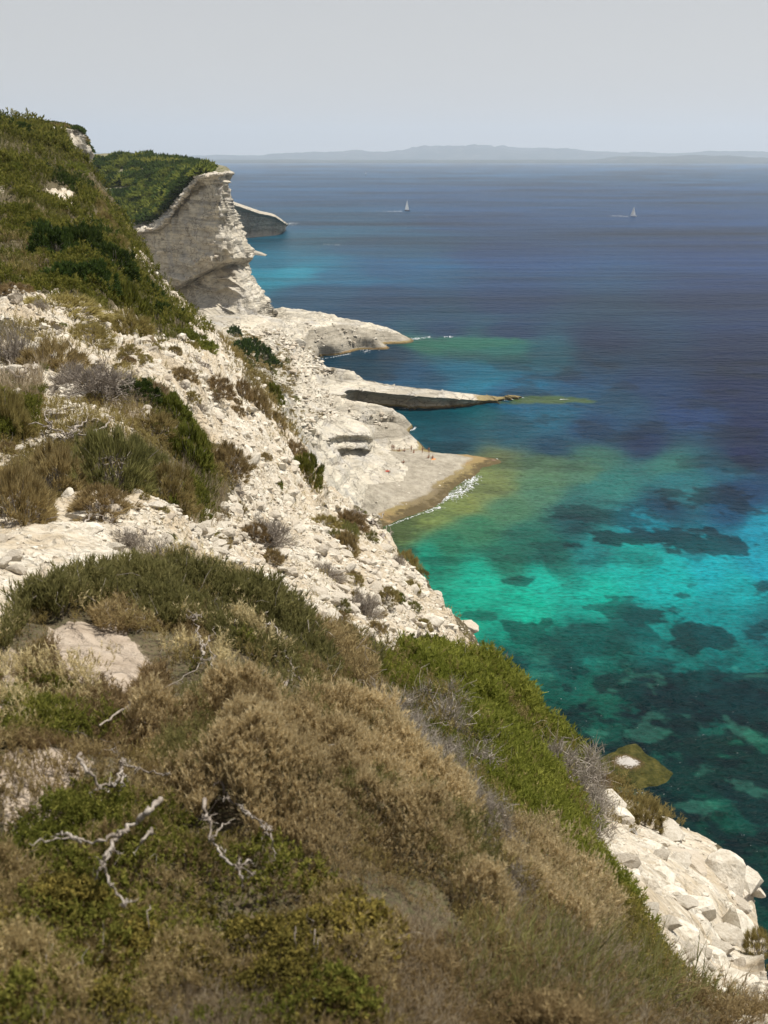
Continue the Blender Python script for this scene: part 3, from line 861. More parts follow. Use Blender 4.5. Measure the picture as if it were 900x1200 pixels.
SHRUB = {}
def shrub_proto(kind, var):
    """unit shrub (radius 1, height ~1): foliage sprays on a lumpy dome, twigs inside"""
    if (kind, var) in SHRUB: return SHRUB[(kind, var)]
    K = KINDS[kind]
    ncl, nb, L, W, spread = K['ncl'], K['nb'], K['L'], K['W'], K['spread']
    d = unit(ncl * 2, .35); d = d[d[:, 2] > -.12][:ncl]
    lump = 1 + .22 * noise3(d * 3 + var * 7.1, .9, var)
    rad = (rng.uniform(.62, .95, len(d)) * lump)[:, None]
    C = d * rad * np.array([1, 1, .92])
    parts = []
    for c, dd in zip(C, d):
        n = int(nb * rng.uniform(.6, 1.4))
        D = unit(n) * spread + dd + np.array([0, 0, K['up']]); D /= np.linalg.norm(D, axis=1, keepdims=True)
        P = c + unit(n) * rng.uniform(0, K['cr'], (n, 1))
        tt = np.clip(rng.normal(.5, .22, n) + rng.normal(0, .13), 0, 1)
        parts.append(blades(P, D, L * rng.uniform(.6, 1.3, n), np.full(n, W) * rng.uniform(.7, 1.3, n), tt) if K.get('leafy') else tris(P, D, L * rng.uniform(.6, 1.3, n), W * rng.uniform(.7, 1.3, n), tt))
    V, Fc, T = merge(parts); V[:, 2] = np.maximum(V[:, 2], -.25)
    fol = mk('foliage', V, Fc, K['mat'], attrs={'tint': T}, link=False)
    tw = []
    for i in range(K['tw']):
        e = unit(1, .6)[0]; e[2] = abs(e[2]) * .9
        tw.append(tube(crook((0, 0, -.15), e * rng.uniform(.6, 1.08), 6, .05), np.linspace(.028, .006, 6), 3))
        for _ in range(K['sub']):
            q = e * rng.uniform(.3, .7); g = unit(1, .5)[0]
            tw.append(tube(crook(q, q + g * rng.uniform(.2, .42), 4, .07), np.linspace(.012, .004, 4), 3))
    V, Fc, T = merge(tw)
    st = mk('stem', V, Fc, M_WOOD, attrs={'tint': T}, link=False)
    SHRUB[(kind, var)] = (fol.data, st.data)
    return SHRUB[(kind, var)]

def shrub(name, kind, u, v, wpx, hpx, label, group='shrubs scattered on the slope', sink=.12, P=None, cat='shrub'):
    if P is None:
        P, ok, a = ground(np.array([float(u)]), np.array([float(v)])); P = P[0]
    dist = np.linalg.norm(P - np.array([0, 0, H]))
    w = wpx * dist / F / 2; h = hpx * dist / F * .86
    var = random.randrange(3)
    fm, sm = shrub_proto(kind, var)
    o = empty(name, (P[0], P[1], P[2] - h * sink), random.uniform(0, 6.28), (w * 1.08, w * 1.08, h))
    tag(o, label, cat, group)
    for nm, me in (('foliage', fm), ('stem', sm)):
        c = bpy.data.objects.new(nm, me); COL.objects.link(c); c.parent = o
    return o

def sprig_cloud(P, size, lean, kind, nper, blade_l, blade_w, tintv, upb=1.0):
    """one sprig at each P: short needles along a leaning stem"""
    n = len(P)
    D = unit(n) * .45 + np.array([0, 0, 1]) + lean; D /= np.linalg.norm(D, axis=1, keepdims=True)
    t = rng.uniform(.1, 1, (n, nper))
    B = P[:, None] + D[:, None] * (t * size[:, None])[..., None]
    B = B.reshape(-1, 3)
    N_ = len(B)
    d = np.repeat(D, nper, 0) * upb + unit(N_) * .8; d /= np.linalg.norm(d, axis=1, keepdims=True)
    s = np.repeat(size, nper)
    tt = np.clip(np.repeat(tintv, nper) + rng.normal(0, .2, N_) + (t.reshape(-1) - .6) * .5, 0, 1)
    a = (blades if kind == 'leaf' else tris)(B, d, s * blade_l * rng.uniform(.6, 1.4, N_), s * blade_w * rng.uniform(.7, 1.3, N_), tt)
    # the stems
    st = tris(P, D, size * 1.0, size * .035, np.clip(tintv * .3, 0, 1))
    return merge([a, st])

def sample_zone(poly, n, pad=0):
    p = np.array(poly, float); out = []
    lo, hi = p.min(0), p.max(0)
    tot = 0; U = []; V = []
    while tot < n:
        u = rng.uniform(lo[0], hi[0], n * 2); v = rng.uniform(lo[1], hi[1], n * 2)
        k = inpoly(u, v, poly); U.append(u[k]); V.append(v[k]); tot += k.sum()
    return np.concatenate(U)[:n], np.concatenate(V)[:n]

def cover(name, zones, mat, label, kind='needle', per=14, bl=.28, bw=.05, size=(.05, .12), dens=1.0, cat=None, stuff=True, lump=1.0, exclude=(), rscale=None, nscale=2.2, layer=None, up=1.0, cut=0.0, raise_=0.0):
    """low plants over a patch of ground.  zones: (polygon, count)"""
    parts = []
    for poly, n in zones:
        u, v = sample_zone(poly, int(n * dens))
        P, ok, a = ground(u, v)
        if layer == 'A': ok &= a
        if layer == 'B': ok &= ~a
        for ex in exclude: ok &= ~inpoly(u, v, ex)
        P = P[ok]
        if len(P) == 0: continue
        r = np.linalg.norm(P - np.array([0, 0, H]), axis=1)
        q = fbm(P[:, 0] * nscale / np.median(r) * 4, P[:, 1] * nscale / np.median(r) * 4, 4, 900 + len(parts))
        k = q > cut - 1
        P, r, q = P[k], r[k], q[k]
        sz = rng.uniform(size[0], size[1], len(P)) * (r if rscale else 1) * (1 + lump * np.clip(q, -.6, 1))
        P = P.copy(); P[:, 2] += raise_ * sz * np.clip(q + .3, 0, 1) * rng.uniform(0, 1, len(P))
        lean = np.array([.15, -.25, 0])
        parts.append(sprig_cloud(P, sz, lean, kind, per, bl, bw, np.clip(rng.normal(.5, .2, len(P)) + q * .3, 0, 1), up))
    V, Fc, T = merge(parts)
    o = mk(name, V, Fc, mat, attrs={'tint': T})
    if stuff: tag(o, label, kind='stuff')
    else: tag(o, label, cat or 'shrub')
    return o

# ------------------------------------------------------------------ stones
def stone_arrays(seed, sub=2):
    import bmesh
    bm = bmesh.new(); bmesh.ops.create_icosphere(bm, subdivisions=sub, radius=1)
    V = np.array([v.co[:] for v in bm.verts]); Fc = np.array([[v.index for v in f.verts] for f in bm.faces]); bm.free()
    g = np.random.default_rng(seed)
    for i in range(11):
        n = g.normal(size=3); n /= np.linalg.norm(n); d = g.uniform(.45, .8)
        s = V @ n; k = s > d; V[k] -= np.outer(s[k] - d, n)
    V *= np.array([1, g.uniform(.55, .9), g.uniform(.32, .6)])
    V += .03 * g.normal(size=V.shape)
    return V, Fc

STONES = None
def rot_z(V, a, tilt=0):
    c, s = math.cos(a), math.sin(a)
    V = V @ np.array([[c, s, 0], [-s, c, 0], [0, 0, 1]])
    if tilt:
        c, s = math.cos(tilt), math.sin(tilt); V = V @ np.array([[1, 0, 0], [0, c, s], [0, -s, c]])
    return V

def build_rubble():
    global STONES
    STONES = [stone_arrays(i, 2) for i in range(10)]
    SM = [stone_arrays(50 + i, 1) for i in range(8)]
    U = []; V = []
    for poly, n in [(BARE[0], 10000), (BARE[1], 500), (BARE[2], 1900), (BARE[3], 1000), (BARE[4], 900),
                    ([(70,585),(160,588),(205,620),(215,655),(150,662),(120,640),(60,615)], 420),
                    ([(180,598),(225,608),(262,605),(290,670),(250,660),(210,652),(180,628)], 350), ([(225,590),(300,600),(345,690),(440,760),(380,740),(300,680),(240,640)], 500),
                    ([(60,440),(130,430),(120,500),(0,540),(0,460)], 260)]:
        u, v = sample_zone(poly, n); U.append(u); V.append(v)
    u = np.concatenate(U); v = np.concatenate(V)
    P, ok, a = ground(u, v); P = P[ok]; a = a[ok]; u = u[ok]; v = v[ok]
    r = np.linalg.norm(P - np.array([0, 0, H]), axis=1)
    cl = fbm(P[:, 0] * .5, P[:, 1] * .5, 3, 1200)
    pxs = (1.9 + rng.pareto(1.9, len(P)) * 2.3) * (1 + .9 * cl); pxs = np.clip(pxs, 1.4, 26); pxs = np.minimum(pxs, np.interp(r, [14, 30, 60, 110], [26, 17, 11, 8]) * rng.uniform(.7, 1.2, len(r)))
    pxs[a] *= 1.5
    size = np.clip(pxs * r / F / 2 * 1.3, .015, 1.6)
    order = np.argsort(-pxs)
    big, rest = order[:290], order[290:]
    datas = []
    for k, (sv, sf) in enumerate(STONES):
        o = mk('stone', sv, sf, M_STONE, attrs={'tint': np.full(len(sv), rng.uniform(0, .8))}, link=False); datas.append(o.data)
    for i in big:
        o = bpy.data.objects.new('stone', random.choice(datas)); COL.objects.link(o)
        s = size[i]
        o.location = P[i] + np.array([0, 0, s * .12]); o.rotation_euler = (random.uniform(-.5, .3), random.uniform(-.2, .5), random.uniform(0, 6.3)); o.scale = (s, s, s * random.uniform(.8, 1.3))
        tag(o, 'loose pale limestone rock lying in the rubble of the slope', 'stone', 'loose white stones on the slope')
    parts = []
    for i in rest:
        sv, sf = SM[i % 8]
        q = rot_z(sv, rng.uniform(0, 6.3), rng.uniform(-.5, .5)) * size[i] * np.array([1, 1, rng.uniform(.8, 1.4)]) + P[i]
        q[:, 2] += size[i] * .1
        parts.append((q, [sf], np.full(len(q), rng.uniform(0, 1) ** 1.5)))
    Vv, Fc, T = merge(parts)
    o = mk('rubble', Vv, Fc, M_STONE, attrs={'tint': T})
    tag(o, 'small white limestone rubble covering the bare slope', kind='stuff')

def build_scree():
    SM = [stone_arrays(80 + i, 1) for i in range(6)]
    parts = []
    for poly, n, sc in [([(300,440),(395,450),(395,495),(350,505),(320,480)], 1700, .30), ([(340,495),(390,480),(400,505),(360,515)], 500, .45), ([(290,395),(330,385),(395,440),(340,440)], 1500, .5), ([(400,520),(470,535),(560,545),(460,600),(400,570)], 260, .16), ([(325,370),(400,380),(460,395),(380,412)], 260, .3), ([(400,475),(470,490),(460,505),(420,500)], 120, .3)]:
        u, v = sample_zone(poly, n)
        for a, b in zip(u, v):
            P = on_coast(a, b); s = sc * (.35 + rng.pareto(2.5)); s = min(s, sc * 4)
            i = rng.integers(6); sv, sf = SM[i]
            parts.append((rot_z(sv, rng.uniform(0, 6.3), rng.uniform(-.4, .4)) * s + P, [sf], np.full(len(sv), rng.uniform(0, 1))))
    V, Fc, T = merge(parts); o = mk('scree', V, Fc, M_STONE, attrs={'tint': T}); tag(o, 'broken rock scattered over the pale shore slopes', kind='stuff')

def on_coast(u, v):
    x, y, z = ray(u, v); t = np.linspace(150, 560, 900)
    h = math.hypot(float(x), float(y))
    X, Y, Z = x / h * t, y / h * t, H + z / h * t
    g = coast_q(X, Y); i = np.argmax(g > Z)
    return np.array([X[i], Y[i], g[i]])

def rock_thing(name, u, v, wpx, hfac, seed, label, mat, depth=.8, rz=None, sinkf=.3, P=None, sub=4, cat='rock', cuts=16, dmin=.5):
    import bmesh
    if P is None:
        P, ok, a = ground(np.array([float(u)]), np.array([float(v)])); P = P[0]
    dist = np.linalg.norm(np.array(P) - np.array([0, 0, H])); w = wpx * dist / F / 2
    bm = bmesh.new(); bmesh.ops.create_icosphere(bm, subdivisions=sub, radius=1)
    V = np.array([q.co[:] for q in bm.verts]); Fc = np.array([[q.index for q in f.verts] for f in bm.faces]); bm.free()
    g = np.random.default_rng(seed)
    for i in range(cuts):
        n = g.normal(size=3); n /= np.linalg.norm(n); d = g.uniform(dmin, .88)
        s = V @ n; k = s > d; V[k] -= np.outer((s[k] - d) * .99, n)
    V *= np.array([1, depth, hfac]); V *= w
    V += (V / (np.linalg.norm(V, axis=1, keepdims=True) + 1e-9)) * (noise3(V / w * 2 + seed, 1.0, seed) * .10 * w)[:, None]
    V += (V / (np.linalg.norm(V, axis=1, keepdims=True) + 1e-9)) * (noise3(V / w * 9 + seed, 1.0, seed) * .022 * w)[:, None]
    o = mk(name, V, Fc, mat, attrs={'tint': np.full(len(V), g.uniform(0, .9)), 'wet': 0 * V[:, 0], 'grey': 0 * V[:, 0], 'veg': 0 * V[:, 0]})
    o.location = (P[0], P[1], P[2] - hfac * w * sinkf); o.rotation_euler = (0, 0, rz if rz is not None else g.uniform(0, 6))
    tag(o, label, cat)
    return o

# ------------------------------------------------------------------ build
M_GROUND = ground_mat(); M_CLIFF = cliff_mat(shore=True); M_STONE = stone_mat(); M_WOOD = wood_mat()
L_OLIVE = leaf_mat('olive_leaf', (.12, .09, .03), (.28, .225, .085), (.46, .38, .16), .4)
L_BROWN = leaf_mat('brown_twig', (.10, .07, .028), (.29, .215, .10), (.52, .41, .21), .4)
L_GREY = leaf_mat('grey_twig', (.14, .12, .095), (.30, .26, .21), (.48, .43, .36), .2)
L_DARK = leaf_mat('juniper_leaf', (.022, .034, .010), (.055, .085, .022), (.11, .15, .035), .35)
L_GREEN = leaf_mat('green_leaf', (.07, .075, .016), (.155, .175, .034), (.32, .30, .07), .45)
L_TAN = leaf_mat('tan_heath', (.18, .13, .065), (.54, .43, .23), (.84, .71, .44), .45)
L_YEL = leaf_mat('yellow_green_leaf', (.08, .07, .018), (.20, .18, .045), (.44, .36, .09), .45)
L_MAQUIS = leaf_mat('maquis_leaf', (.07, .065, .022), (.15, .145, .045), (.28, .25, .09), .35)
L_BRIGHT = leaf_mat('bright_leaf', (.09, .10, .018), (.21, .25, .040), (.40, .42, .09), .45)
L_HEATH = leaf_mat('heather_green', (.08, .08, .03), (.21, .205, .07), (.38, .35, .14), .5)
L_DRY = leaf_mat('dry_grass', (.20, .15, .09), (.42, .34, .22), (.62, .53, .37), .45)

KINDS = {
 'olive': dict(ncl=150, nb=48, L=.17, W=.020, spread=.55, up=.3, cr=.12, tw=14, sub=3, mat=L_OLIVE),
 'brown': dict(ncl=150, nb=48, L=.17, W=.020, spread=.55, up=.3, cr=.12, tw=18, sub=4, mat=L_BROWN),
 'grey': dict(ncl=70, nb=26, L=.20, W=.015, spread=.8, up=.3, cr=.16, tw=46, sub=9, mat=L_GREY),
 'dark': dict(ncl=120, nb=46, L=.13, W=.034, spread=.7, up=.5, cr=.12, tw=12, sub=3, mat=L_DARK, leafy=1),
 'green': dict(ncl=140, nb=44, L=.16, W=.026, spread=.5, up=.6, cr=.12, tw=12, sub=3, mat=L_GREEN, leafy=1),
 'heath': dict(ncl=140, nb=44, L=.17, W=.022, spread=.5, up=.5, cr=.12, tw=18, sub=4, mat=L_HEATH),
}

build_slopes(M_GROUND)
coast_f = build_coast(M_CLIFF)
HG, HT = build_headland(M_CLIFF)
build_far_headland(M_CLIFF)
KG = build_knoll(M_CLIFF)
build_sea()
build_far_hills()
build_rubble()
build_scree()
brink_rocks()
# ------------------------------------------------------------------ plants on the slopes
def edge_dist(u, v, poly):
    d = np.full(u.shape, 1e9); n = len(poly)
    for i in range(n):
        x1, y1 = poly[i]; x2, y2 = poly[(i + 1) % n]
        L2 = (x2 - x1) ** 2 + (y2 - y1) ** 2 + 1e-9
        t = np.clip(((u - x1) * (x2 - x1) + (v - y1) * (y2 - y1)) / L2, 0, 1)
        d = np.minimum(d, np.hypot(u - x1 - t * (x2 - x1), v - y1 - t * (y2 - y1)))
    return d

def veg(name, polys, n, mat, label, kind='needle', per=16, bl=.30, bw=.05, k=(.018, .034), lump=.6, cut=-.2, mound=0.0, layer=None, up=1.0, nf=.9, spare=None,
        thing=None, group=None, lean=(.15, -.2, 0), twigs=0, seed=0, avoid=(), slopew=True):
    parts = []; tw = []
    area = [abs(sum(p[i][0] * p[(i + 1) % len(p)][1] - p[(i + 1) % len(p)][0] * p[i][1] for i in range(len(p)))) for p in polys]
    for poly, ar in zip(polys, area):
        m = int(n * 2.9 * ar / sum(area))
        pp = np.array(poly, float); lo, hi = pp.min(0) - 12, pp.max(0) + 12
        m2 = int(m * (hi[0] - lo[0]) * (hi[1] - lo[1]) / (ar / 2 + 1))
        u = rng.uniform(lo[0], hi[0], m2); v = rng.uniform(lo[1], hi[1], m2)
        # ragged outline
        wu = u + 16 * fbm(u * .03, v * .03, 3, 700 + seed); wv = v + 16 * fbm(u * .03 + 40, v * .03, 3, 710 + seed)
        ok0 = inpoly(wu, wv, poly)
        for av in avoid: ok0 &= ~inpoly(wu, wv, av)
        u, v, wu, wv = u[ok0], v[ok0], wu[ok0], wv[ok0]
        P, ok, a = ground(u, v)
        if layer == 'A': ok &= a
        if layer == 'B': ok &= ~a
        u, v, wu, wv, P = u[ok], v[ok], wu[ok], wv[ok], P[ok]
        if len(P) == 0: continue
        r = np.linalg.norm(P - np.array([0, 0, H]), axis=1); rm = np.median(r)
        q = fbm(P[:, 0] / rm * 9 * nf, P[:, 1] / rm * 9 * nf, 4, 730 + seed) * 1.6
        kk = q > cut
        P, r, q, wu, wv = P[kk].copy(), r[kk], q[kk], wu[kk], wv[kk]
        if mound:
            q2 = fbm(P[:, 0] / rm * 26 * nf, P[:, 1] / rm * 26 * nf, 3, 760 + seed) * 1.6
            P[:, 2] += mound * r * (np.sqrt(np.clip(edge_dist(wu, wv, poly) / 45, 0, 1)) * (1 + 1.1 * q) + .85 * np.clip(q2, -.9, 1))
        sz = rng.uniform(k[0], k[1], len(P)) * .50 * r * (1 + lump * np.clip(q, -.7, 1))
        parts.append(sprig_cloud(P, sz, np.array(lean), kind, per, bl, bw, np.clip(rng.normal(.45, .17, len(P)) + q * .22, 0, 1), up))
        for i in rng.integers(0, len(P), twigs):
            s = sz[i] * 1.5; e = unit(1, .7)[0] * s * rng.uniform(.6, 1.5)
            tw.append(tube(crook(P[i], P[i] + e, 6, .13), np.linspace(.028, .006, 6) * s * .6, 3, rng.uniform(0, 1)))
    V, Fc, T = merge(parts)
    if thing:
        c = V.mean(0)
        P0 = np.array([c[0], c[1], V[:, 2].min()])
        root = empty(name, P0); tag(root, label, thing, group)
        mk('foliage', V - P0, Fc, mat, attrs={'tint': T}, parent=root)
        if tw:
            V, Fc, T = merge(tw); mk('twigs', V - P0, Fc, M_WOOD, attrs={'tint': T}, parent=root)['kind'] = 'stuff'
        return root
    if tw:
        V2, F2, T2 = merge(tw)
        o = mk('twigs', V2, F2, M_WOOD, attrs={'tint': T2}); tag(o, 'bare grey twigs tangled through the ' + label.split(' ', 1)[1][:40], kind='stuff')
        o['label'] = 'bare grey twigs tangled through the low scrub'
    o = mk(name, V, Fc, mat, attrs={'tint': T}); tag(o, label, kind='stuff')
    return o

CREST = [(-20,775),(60,722),(130,684),(200,665),(270,680),(340,716),(400,756),(440,795),(390,810),(310,775),(230,745),(130,725),(60,735),(0,775)]
TANH = [(150,870),(230,835),(300,815),(370,835),(440,880),(500,930),(560,990),(605,1070),(590,1100),(520,1090),(450,1050),(380,1030),(320,990),(250,965),(180,930)]
GSTRIP = [(385,748),(445,770),(480,742),(520,750),(575,775),(620,825),(665,870),(695,912),(680,945),(705,1010),(750,1085),(800,1160),(750,1140),(700,1050),(650,1030),(600,990),(550,950),(480,880),(415,815)]
YEL = [(-20,1010),(80,990),(170,985),(260,985),(340,1010),(420,1050),(470,1090),(440,1215),(-20,1215)]
DRYB = [(380,1110),(460,1080),(560,1095),(640,1080),(720,1110),(800,1150),(920,1190),(920,1230),(380,1230)]
HILL = [(-20,120),(0,128),(60,150),(100,180),(160,275),(215,350),(250,383),(262,398),(215,398),(130,372),(60,345),(-20,338)]
MID = [(-20,385),(60,400),(120,412),(170,440),(190,470),(235,500),(262,545),(268,575),(255,610),(215,610),(160,590),(80,585),(60,590),(-20,600)]
SANDP = SAND
# --- foreground
veg('dry_scrub', [[(-40,760),(130,672),(200,655),(330,708),(450,770),(600,805),(700,905),(780,1000),(930,1250),(-40,1250)]], 11000, L_OLIVE,
    'dry brown undergrowth of the foreground knoll', per=12, k=(.012, .026), cut=-.35, layer='A', mound=.006, nf=2.2, avoid=BARE[4:5] + SAND, seed=1, twigs=500)
veg('heather', [CREST], 3600, L_HEATH, 'long green heather cushion along the crest of the foreground knoll', per=22, bl=.26, bw=.045, k=(.024, .046), cut=-.75, mound=.012, layer='A',
    thing='heather', up=1.6, seed=2, twigs=120)
veg('brown_scrub', [[(110,715),(200,705),(260,730),(250,765),(190,745),(120,745)], [(300,720),(390,750),(440,800),(440,850),(360,800),(300,765)]], 1900, L_BROWN,
    'reddish brown brittle bushes behind the sandy hollow and right of it', per=18, k=(.02, .036), cut=-.8, mound=.012, layer='A', seed=3, twigs=160)
veg('olive_scrub', [[(-30,800),(60,770),(130,800),(200,790),(190,850),(150,890),(60,885),(-30,885)]], 2600, L_BROWN, 'low brown scrub with green tips left of the dry heath', per=18,
    k=(.018, .034), cut=-.75, mound=.012, layer='A', seed=4, twigs=80, avoid=SAND)
veg('green_scrub', [[(-30,780),(60,770),(150,800),(150,880),(-30,880)], [(220,745),(330,770),(400,820),(380,850),(300,810),(230,790)], [(0,930),(140,930),(260,975),(160,990),(0,1010)]], 2000, L_GREEN,
    'green sprays growing through the brown scrub', per=16, k=(.016, .030), cut=-.1, mound=.012, layer='A', seed=5, avoid=SAND, kind='leaf', bw=.07)
veg('dry_heath', [TANH], 8200, L_TAN, 'broad pale tan heath cushion in the middle of the foreground', per=24, bl=.26, bw=.05, k=(.016, .030), cut=-1.3, mound=.035, layer='A',
    thing='heath', seed=6, up=1.4, twigs=60)
veg('dry_heath', [[(575,985),(640,975),(690,1010),(735,1075),(720,1110),(650,1090),(600,1050)]], 1700, L_TAN, 'smaller tan heath cushion to the right, beside the white rocks', per=22, bl=.26, bw=.05, k=(.016, .030), cut=-1.3,
    mound=.022, layer='A', thing='heath', seed=7, up=1.4, twigs=30)
veg('rosemary', [GSTRIP], 8000, L_BRIGHT, 'bright green bushy strip running down the edge of the knoll', kind='leaf', per=20, bl=.26, bw=.055, k=(.014, .030), cut=-.75, mound=.013, layer='A',
    thing='bush', seed=8, up=1.3, twigs=60)
veg('yellow_scrub', [GSTRIP], 2200, L_YEL, 'yellowish sprays on the green strip', kind='leaf', per=14, k=(.012, .024), cut=.05, mound=.012, layer='A', seed=9)
veg('grey_scrub', [[(420,830),(480,870),(560,950),(640,1020),(660,1075),(600,1060),(540,985),(470,920)], [(600,900),(650,900),(720,985),(690,1000)], [(480,830),(540,860),(600,930),(560,920)]], 1500, L_GREY,
    'grey leafless twigs between the tan heath and the green strip', per=12, bl=.5, bw=.03, k=(.018, .036), cut=-.8, mound=.034, layer='A', seed=10, twigs=420)
veg('succulent_cover', [YEL], 4000, L_YEL, 'low fleshy yellow green plants at the bottom of the slope', kind='leaf', per=15, bl=.26, bw=.14, k=(.014, .028), cut=-.55, mound=.018, layer='A', seed=11, up=.6)
veg('green_mat', [YEL, [(0,960),(160,940),(300,1000),(360,1050),(200,1040),(0,1020)]], 1300, L_GREEN, 'green leaf mat under the yellow leaves', kind='leaf', per=14, bl=.26, bw=.12, k=(.014, .026), cut=-.4, mound=.016, layer='A', seed=12, up=.6)
veg('dry_stalks', [DRYB, [(0,1120),(380,1120),(380,1230),(0,1230)], [(560,1040),(700,1060),(800,1150),(600,1120)]], 4800, L_DRY, 'dry pale stalks and seed heads at the bottom edge', per=7, bl=.35, bw=.03, k=(.016, .05), cut=-.4, layer='A', seed=13, up=2.2, lump=.3)
veg('brown_mat', [DRYB], 3000, L_BROWN, 'brown withered heath at the bottom edge', per=18, k=(.014, .03), cut=-.8, mound=.01, layer='A', seed=14)
veg('grass', [[(640,1050),(700,1070),(770,1140),(860,1190),(800,1200),(700,1140)], [(520,1100),(640,1090),(760,1160),(700,1200),(560,1180)]], 650, L_HEATH, 'tall thin green and dry grass in front of the white rocks', per=3, bl=.9, bw=.03,
    k=(.02, .06), cut=-.5, layer='A', seed=15, up=3, lump=.2)
veg('edge_scrub', [[(690,905),(740,930),(800,965),(790,985),(740,975),(700,950)]], 700, L_OLIVE, 'olive tufts on the brink above the white rocks', per=16, k=(.010, .022), cut=-.6, layer='A', seed=16, mound=.008)
veg('edge_growth', [[(575,775),(620,812),(665,862),(705,903),(690,920),(640,880),(590,815)]], 900, L_OLIVE, 'olive and brown growth along the brink above the water', per=16, k=(.008, .018), cut=-.6, layer='A', seed=17)
veg('withered_heath', [YEL, [(-30,890),(60,900),(160,900),(260,960),(380,1030),(360,1060),(200,1010),(0,1020),(-30,1000)]], 3200, L_BROWN, 'withered brown heath mixed into the yellow green plants', per=18, k=(.016, .034), cut=-.2, mound=.017, layer='A', seed=40, twigs=120)
veg('heath_green', [TANH], 2400, L_HEATH, 'green tips showing through the tan heath cushion', per=16, k=(.014, .026), cut=-.05, mound=.036, layer='A', seed=41, nf=1.2)
veg('tan_scrub', [[(-30,780),(120,760),(250,760),(300,810),(160,870),(-30,900)], CREST], 1500, L_TAN, 'tan heath sprays among brown and green ones', per=16, k=(.012, .026), cut=.05, mound=.014, layer='A', seed=42, nf=1.5)
veg('olive_tips', [GSTRIP, [(420,830),(560,950),(640,1020),(780,1160),(560,1120),(480,1000)]], 2200, L_OLIVE, 'olive brown tips scattered in the green strip', per=16, k=(.012, .026), cut=.0, mound=.016, layer='A', seed=43, nf=1.6)
# --- hillside
veg('hill_scrub', [HILL], 4600, L_MAQUIS, 'olive brown scrub covering the upper hillside', per=14, bl=.4, bw=.08, k=(.006, .013), cut=-.75, avoid=SCARS, layer='B', seed=20, nf=2)
veg('hill_green', [HILL], 5600, L_GREEN, 'dense green scrub covering the upper hillside', kind='leaf', per=15, bl=.4, bw=.12, k=(.006, .014), cut=-.12, avoid=SCARS, layer='B', seed=21, nf=1.3, mound=.004)
veg('hill_dark', [[(-20,120),(60,150),(100,190),(60,200),(-20,170)], [(40,190),(130,230),(160,280),(120,290),(60,230)]], 2200, L_DARK, 'dark evergreen patches near the top of the hill', kind='leaf', per=15, bl=.4, bw=.12, k=(.006, .014), cut=-.1, layer='B', seed=22, nf=1.5)
veg('hill_brown', [[(-20,250),(60,260),(60,320),(-20,335)], [(100,200),(150,260),(170,300),(130,290)]], 1300, L_BROWN, 'brown twiggy scrub patches on the hillside', per=15, bl=.4, bw=.07, k=(.007, .014), cut=-.5, layer='B', seed=23, nf=1.6, twigs=80)
veg('mid_scrub', [MID], 3600, L_OLIVE, 'mixed low olive scrub on the middle slope', per=16, bl=.34, bw=.055, k=(.007, .016), cut=-.4, layer='B', seed=24, nf=1.4, twigs=160)
veg('mid_green', [[(150,455),(200,470),(240,520),(262,580),(250,612),(200,600),(225,560),(180,500)], [(-20,440),(60,440),(40,500),(-20,520)]], 1700, L_GREEN, 'bright green and straw coloured patch on the middle slope', kind='leaf', per=16, bl=.34, bw=.06,
    k=(.010, .022), cut=-.6, layer='B', seed=25, up=1.6, mound=.01)
veg('straw', [[(200,540),(268,575),(262,612),(215,612)], [(0,440),(60,440),(40,480),(0,500)], [(120,465),(200,480),(200,520),(150,500)]], 800, L_DRY, 'straw coloured grass at the foot of the green patch', per=6, bl=.6, bw=.03, k=(.012, .026), cut=-.8, layer='B', seed=26, up=2.4)
veg('rubble_tufts', [BARE[0]], 900, L_OLIVE, 'sparse dry tufts growing between the stones', per=16, bl=.4, bw=.05, k=(.006, .013), cut=.10, layer='B', seed=27, nf=2.5)
veg('brink_scrub', [[(250,388),(300,425),(340,490),(385,565),(370,575),(330,520),(300,470),(262,420)]], 1000, L_OLIVE, 'olive scrub along the brink of the middle slope', per=15, bl=.4, bw=.08, k=(.006, .014), cut=-.35, layer='B', seed=28, nf=2)

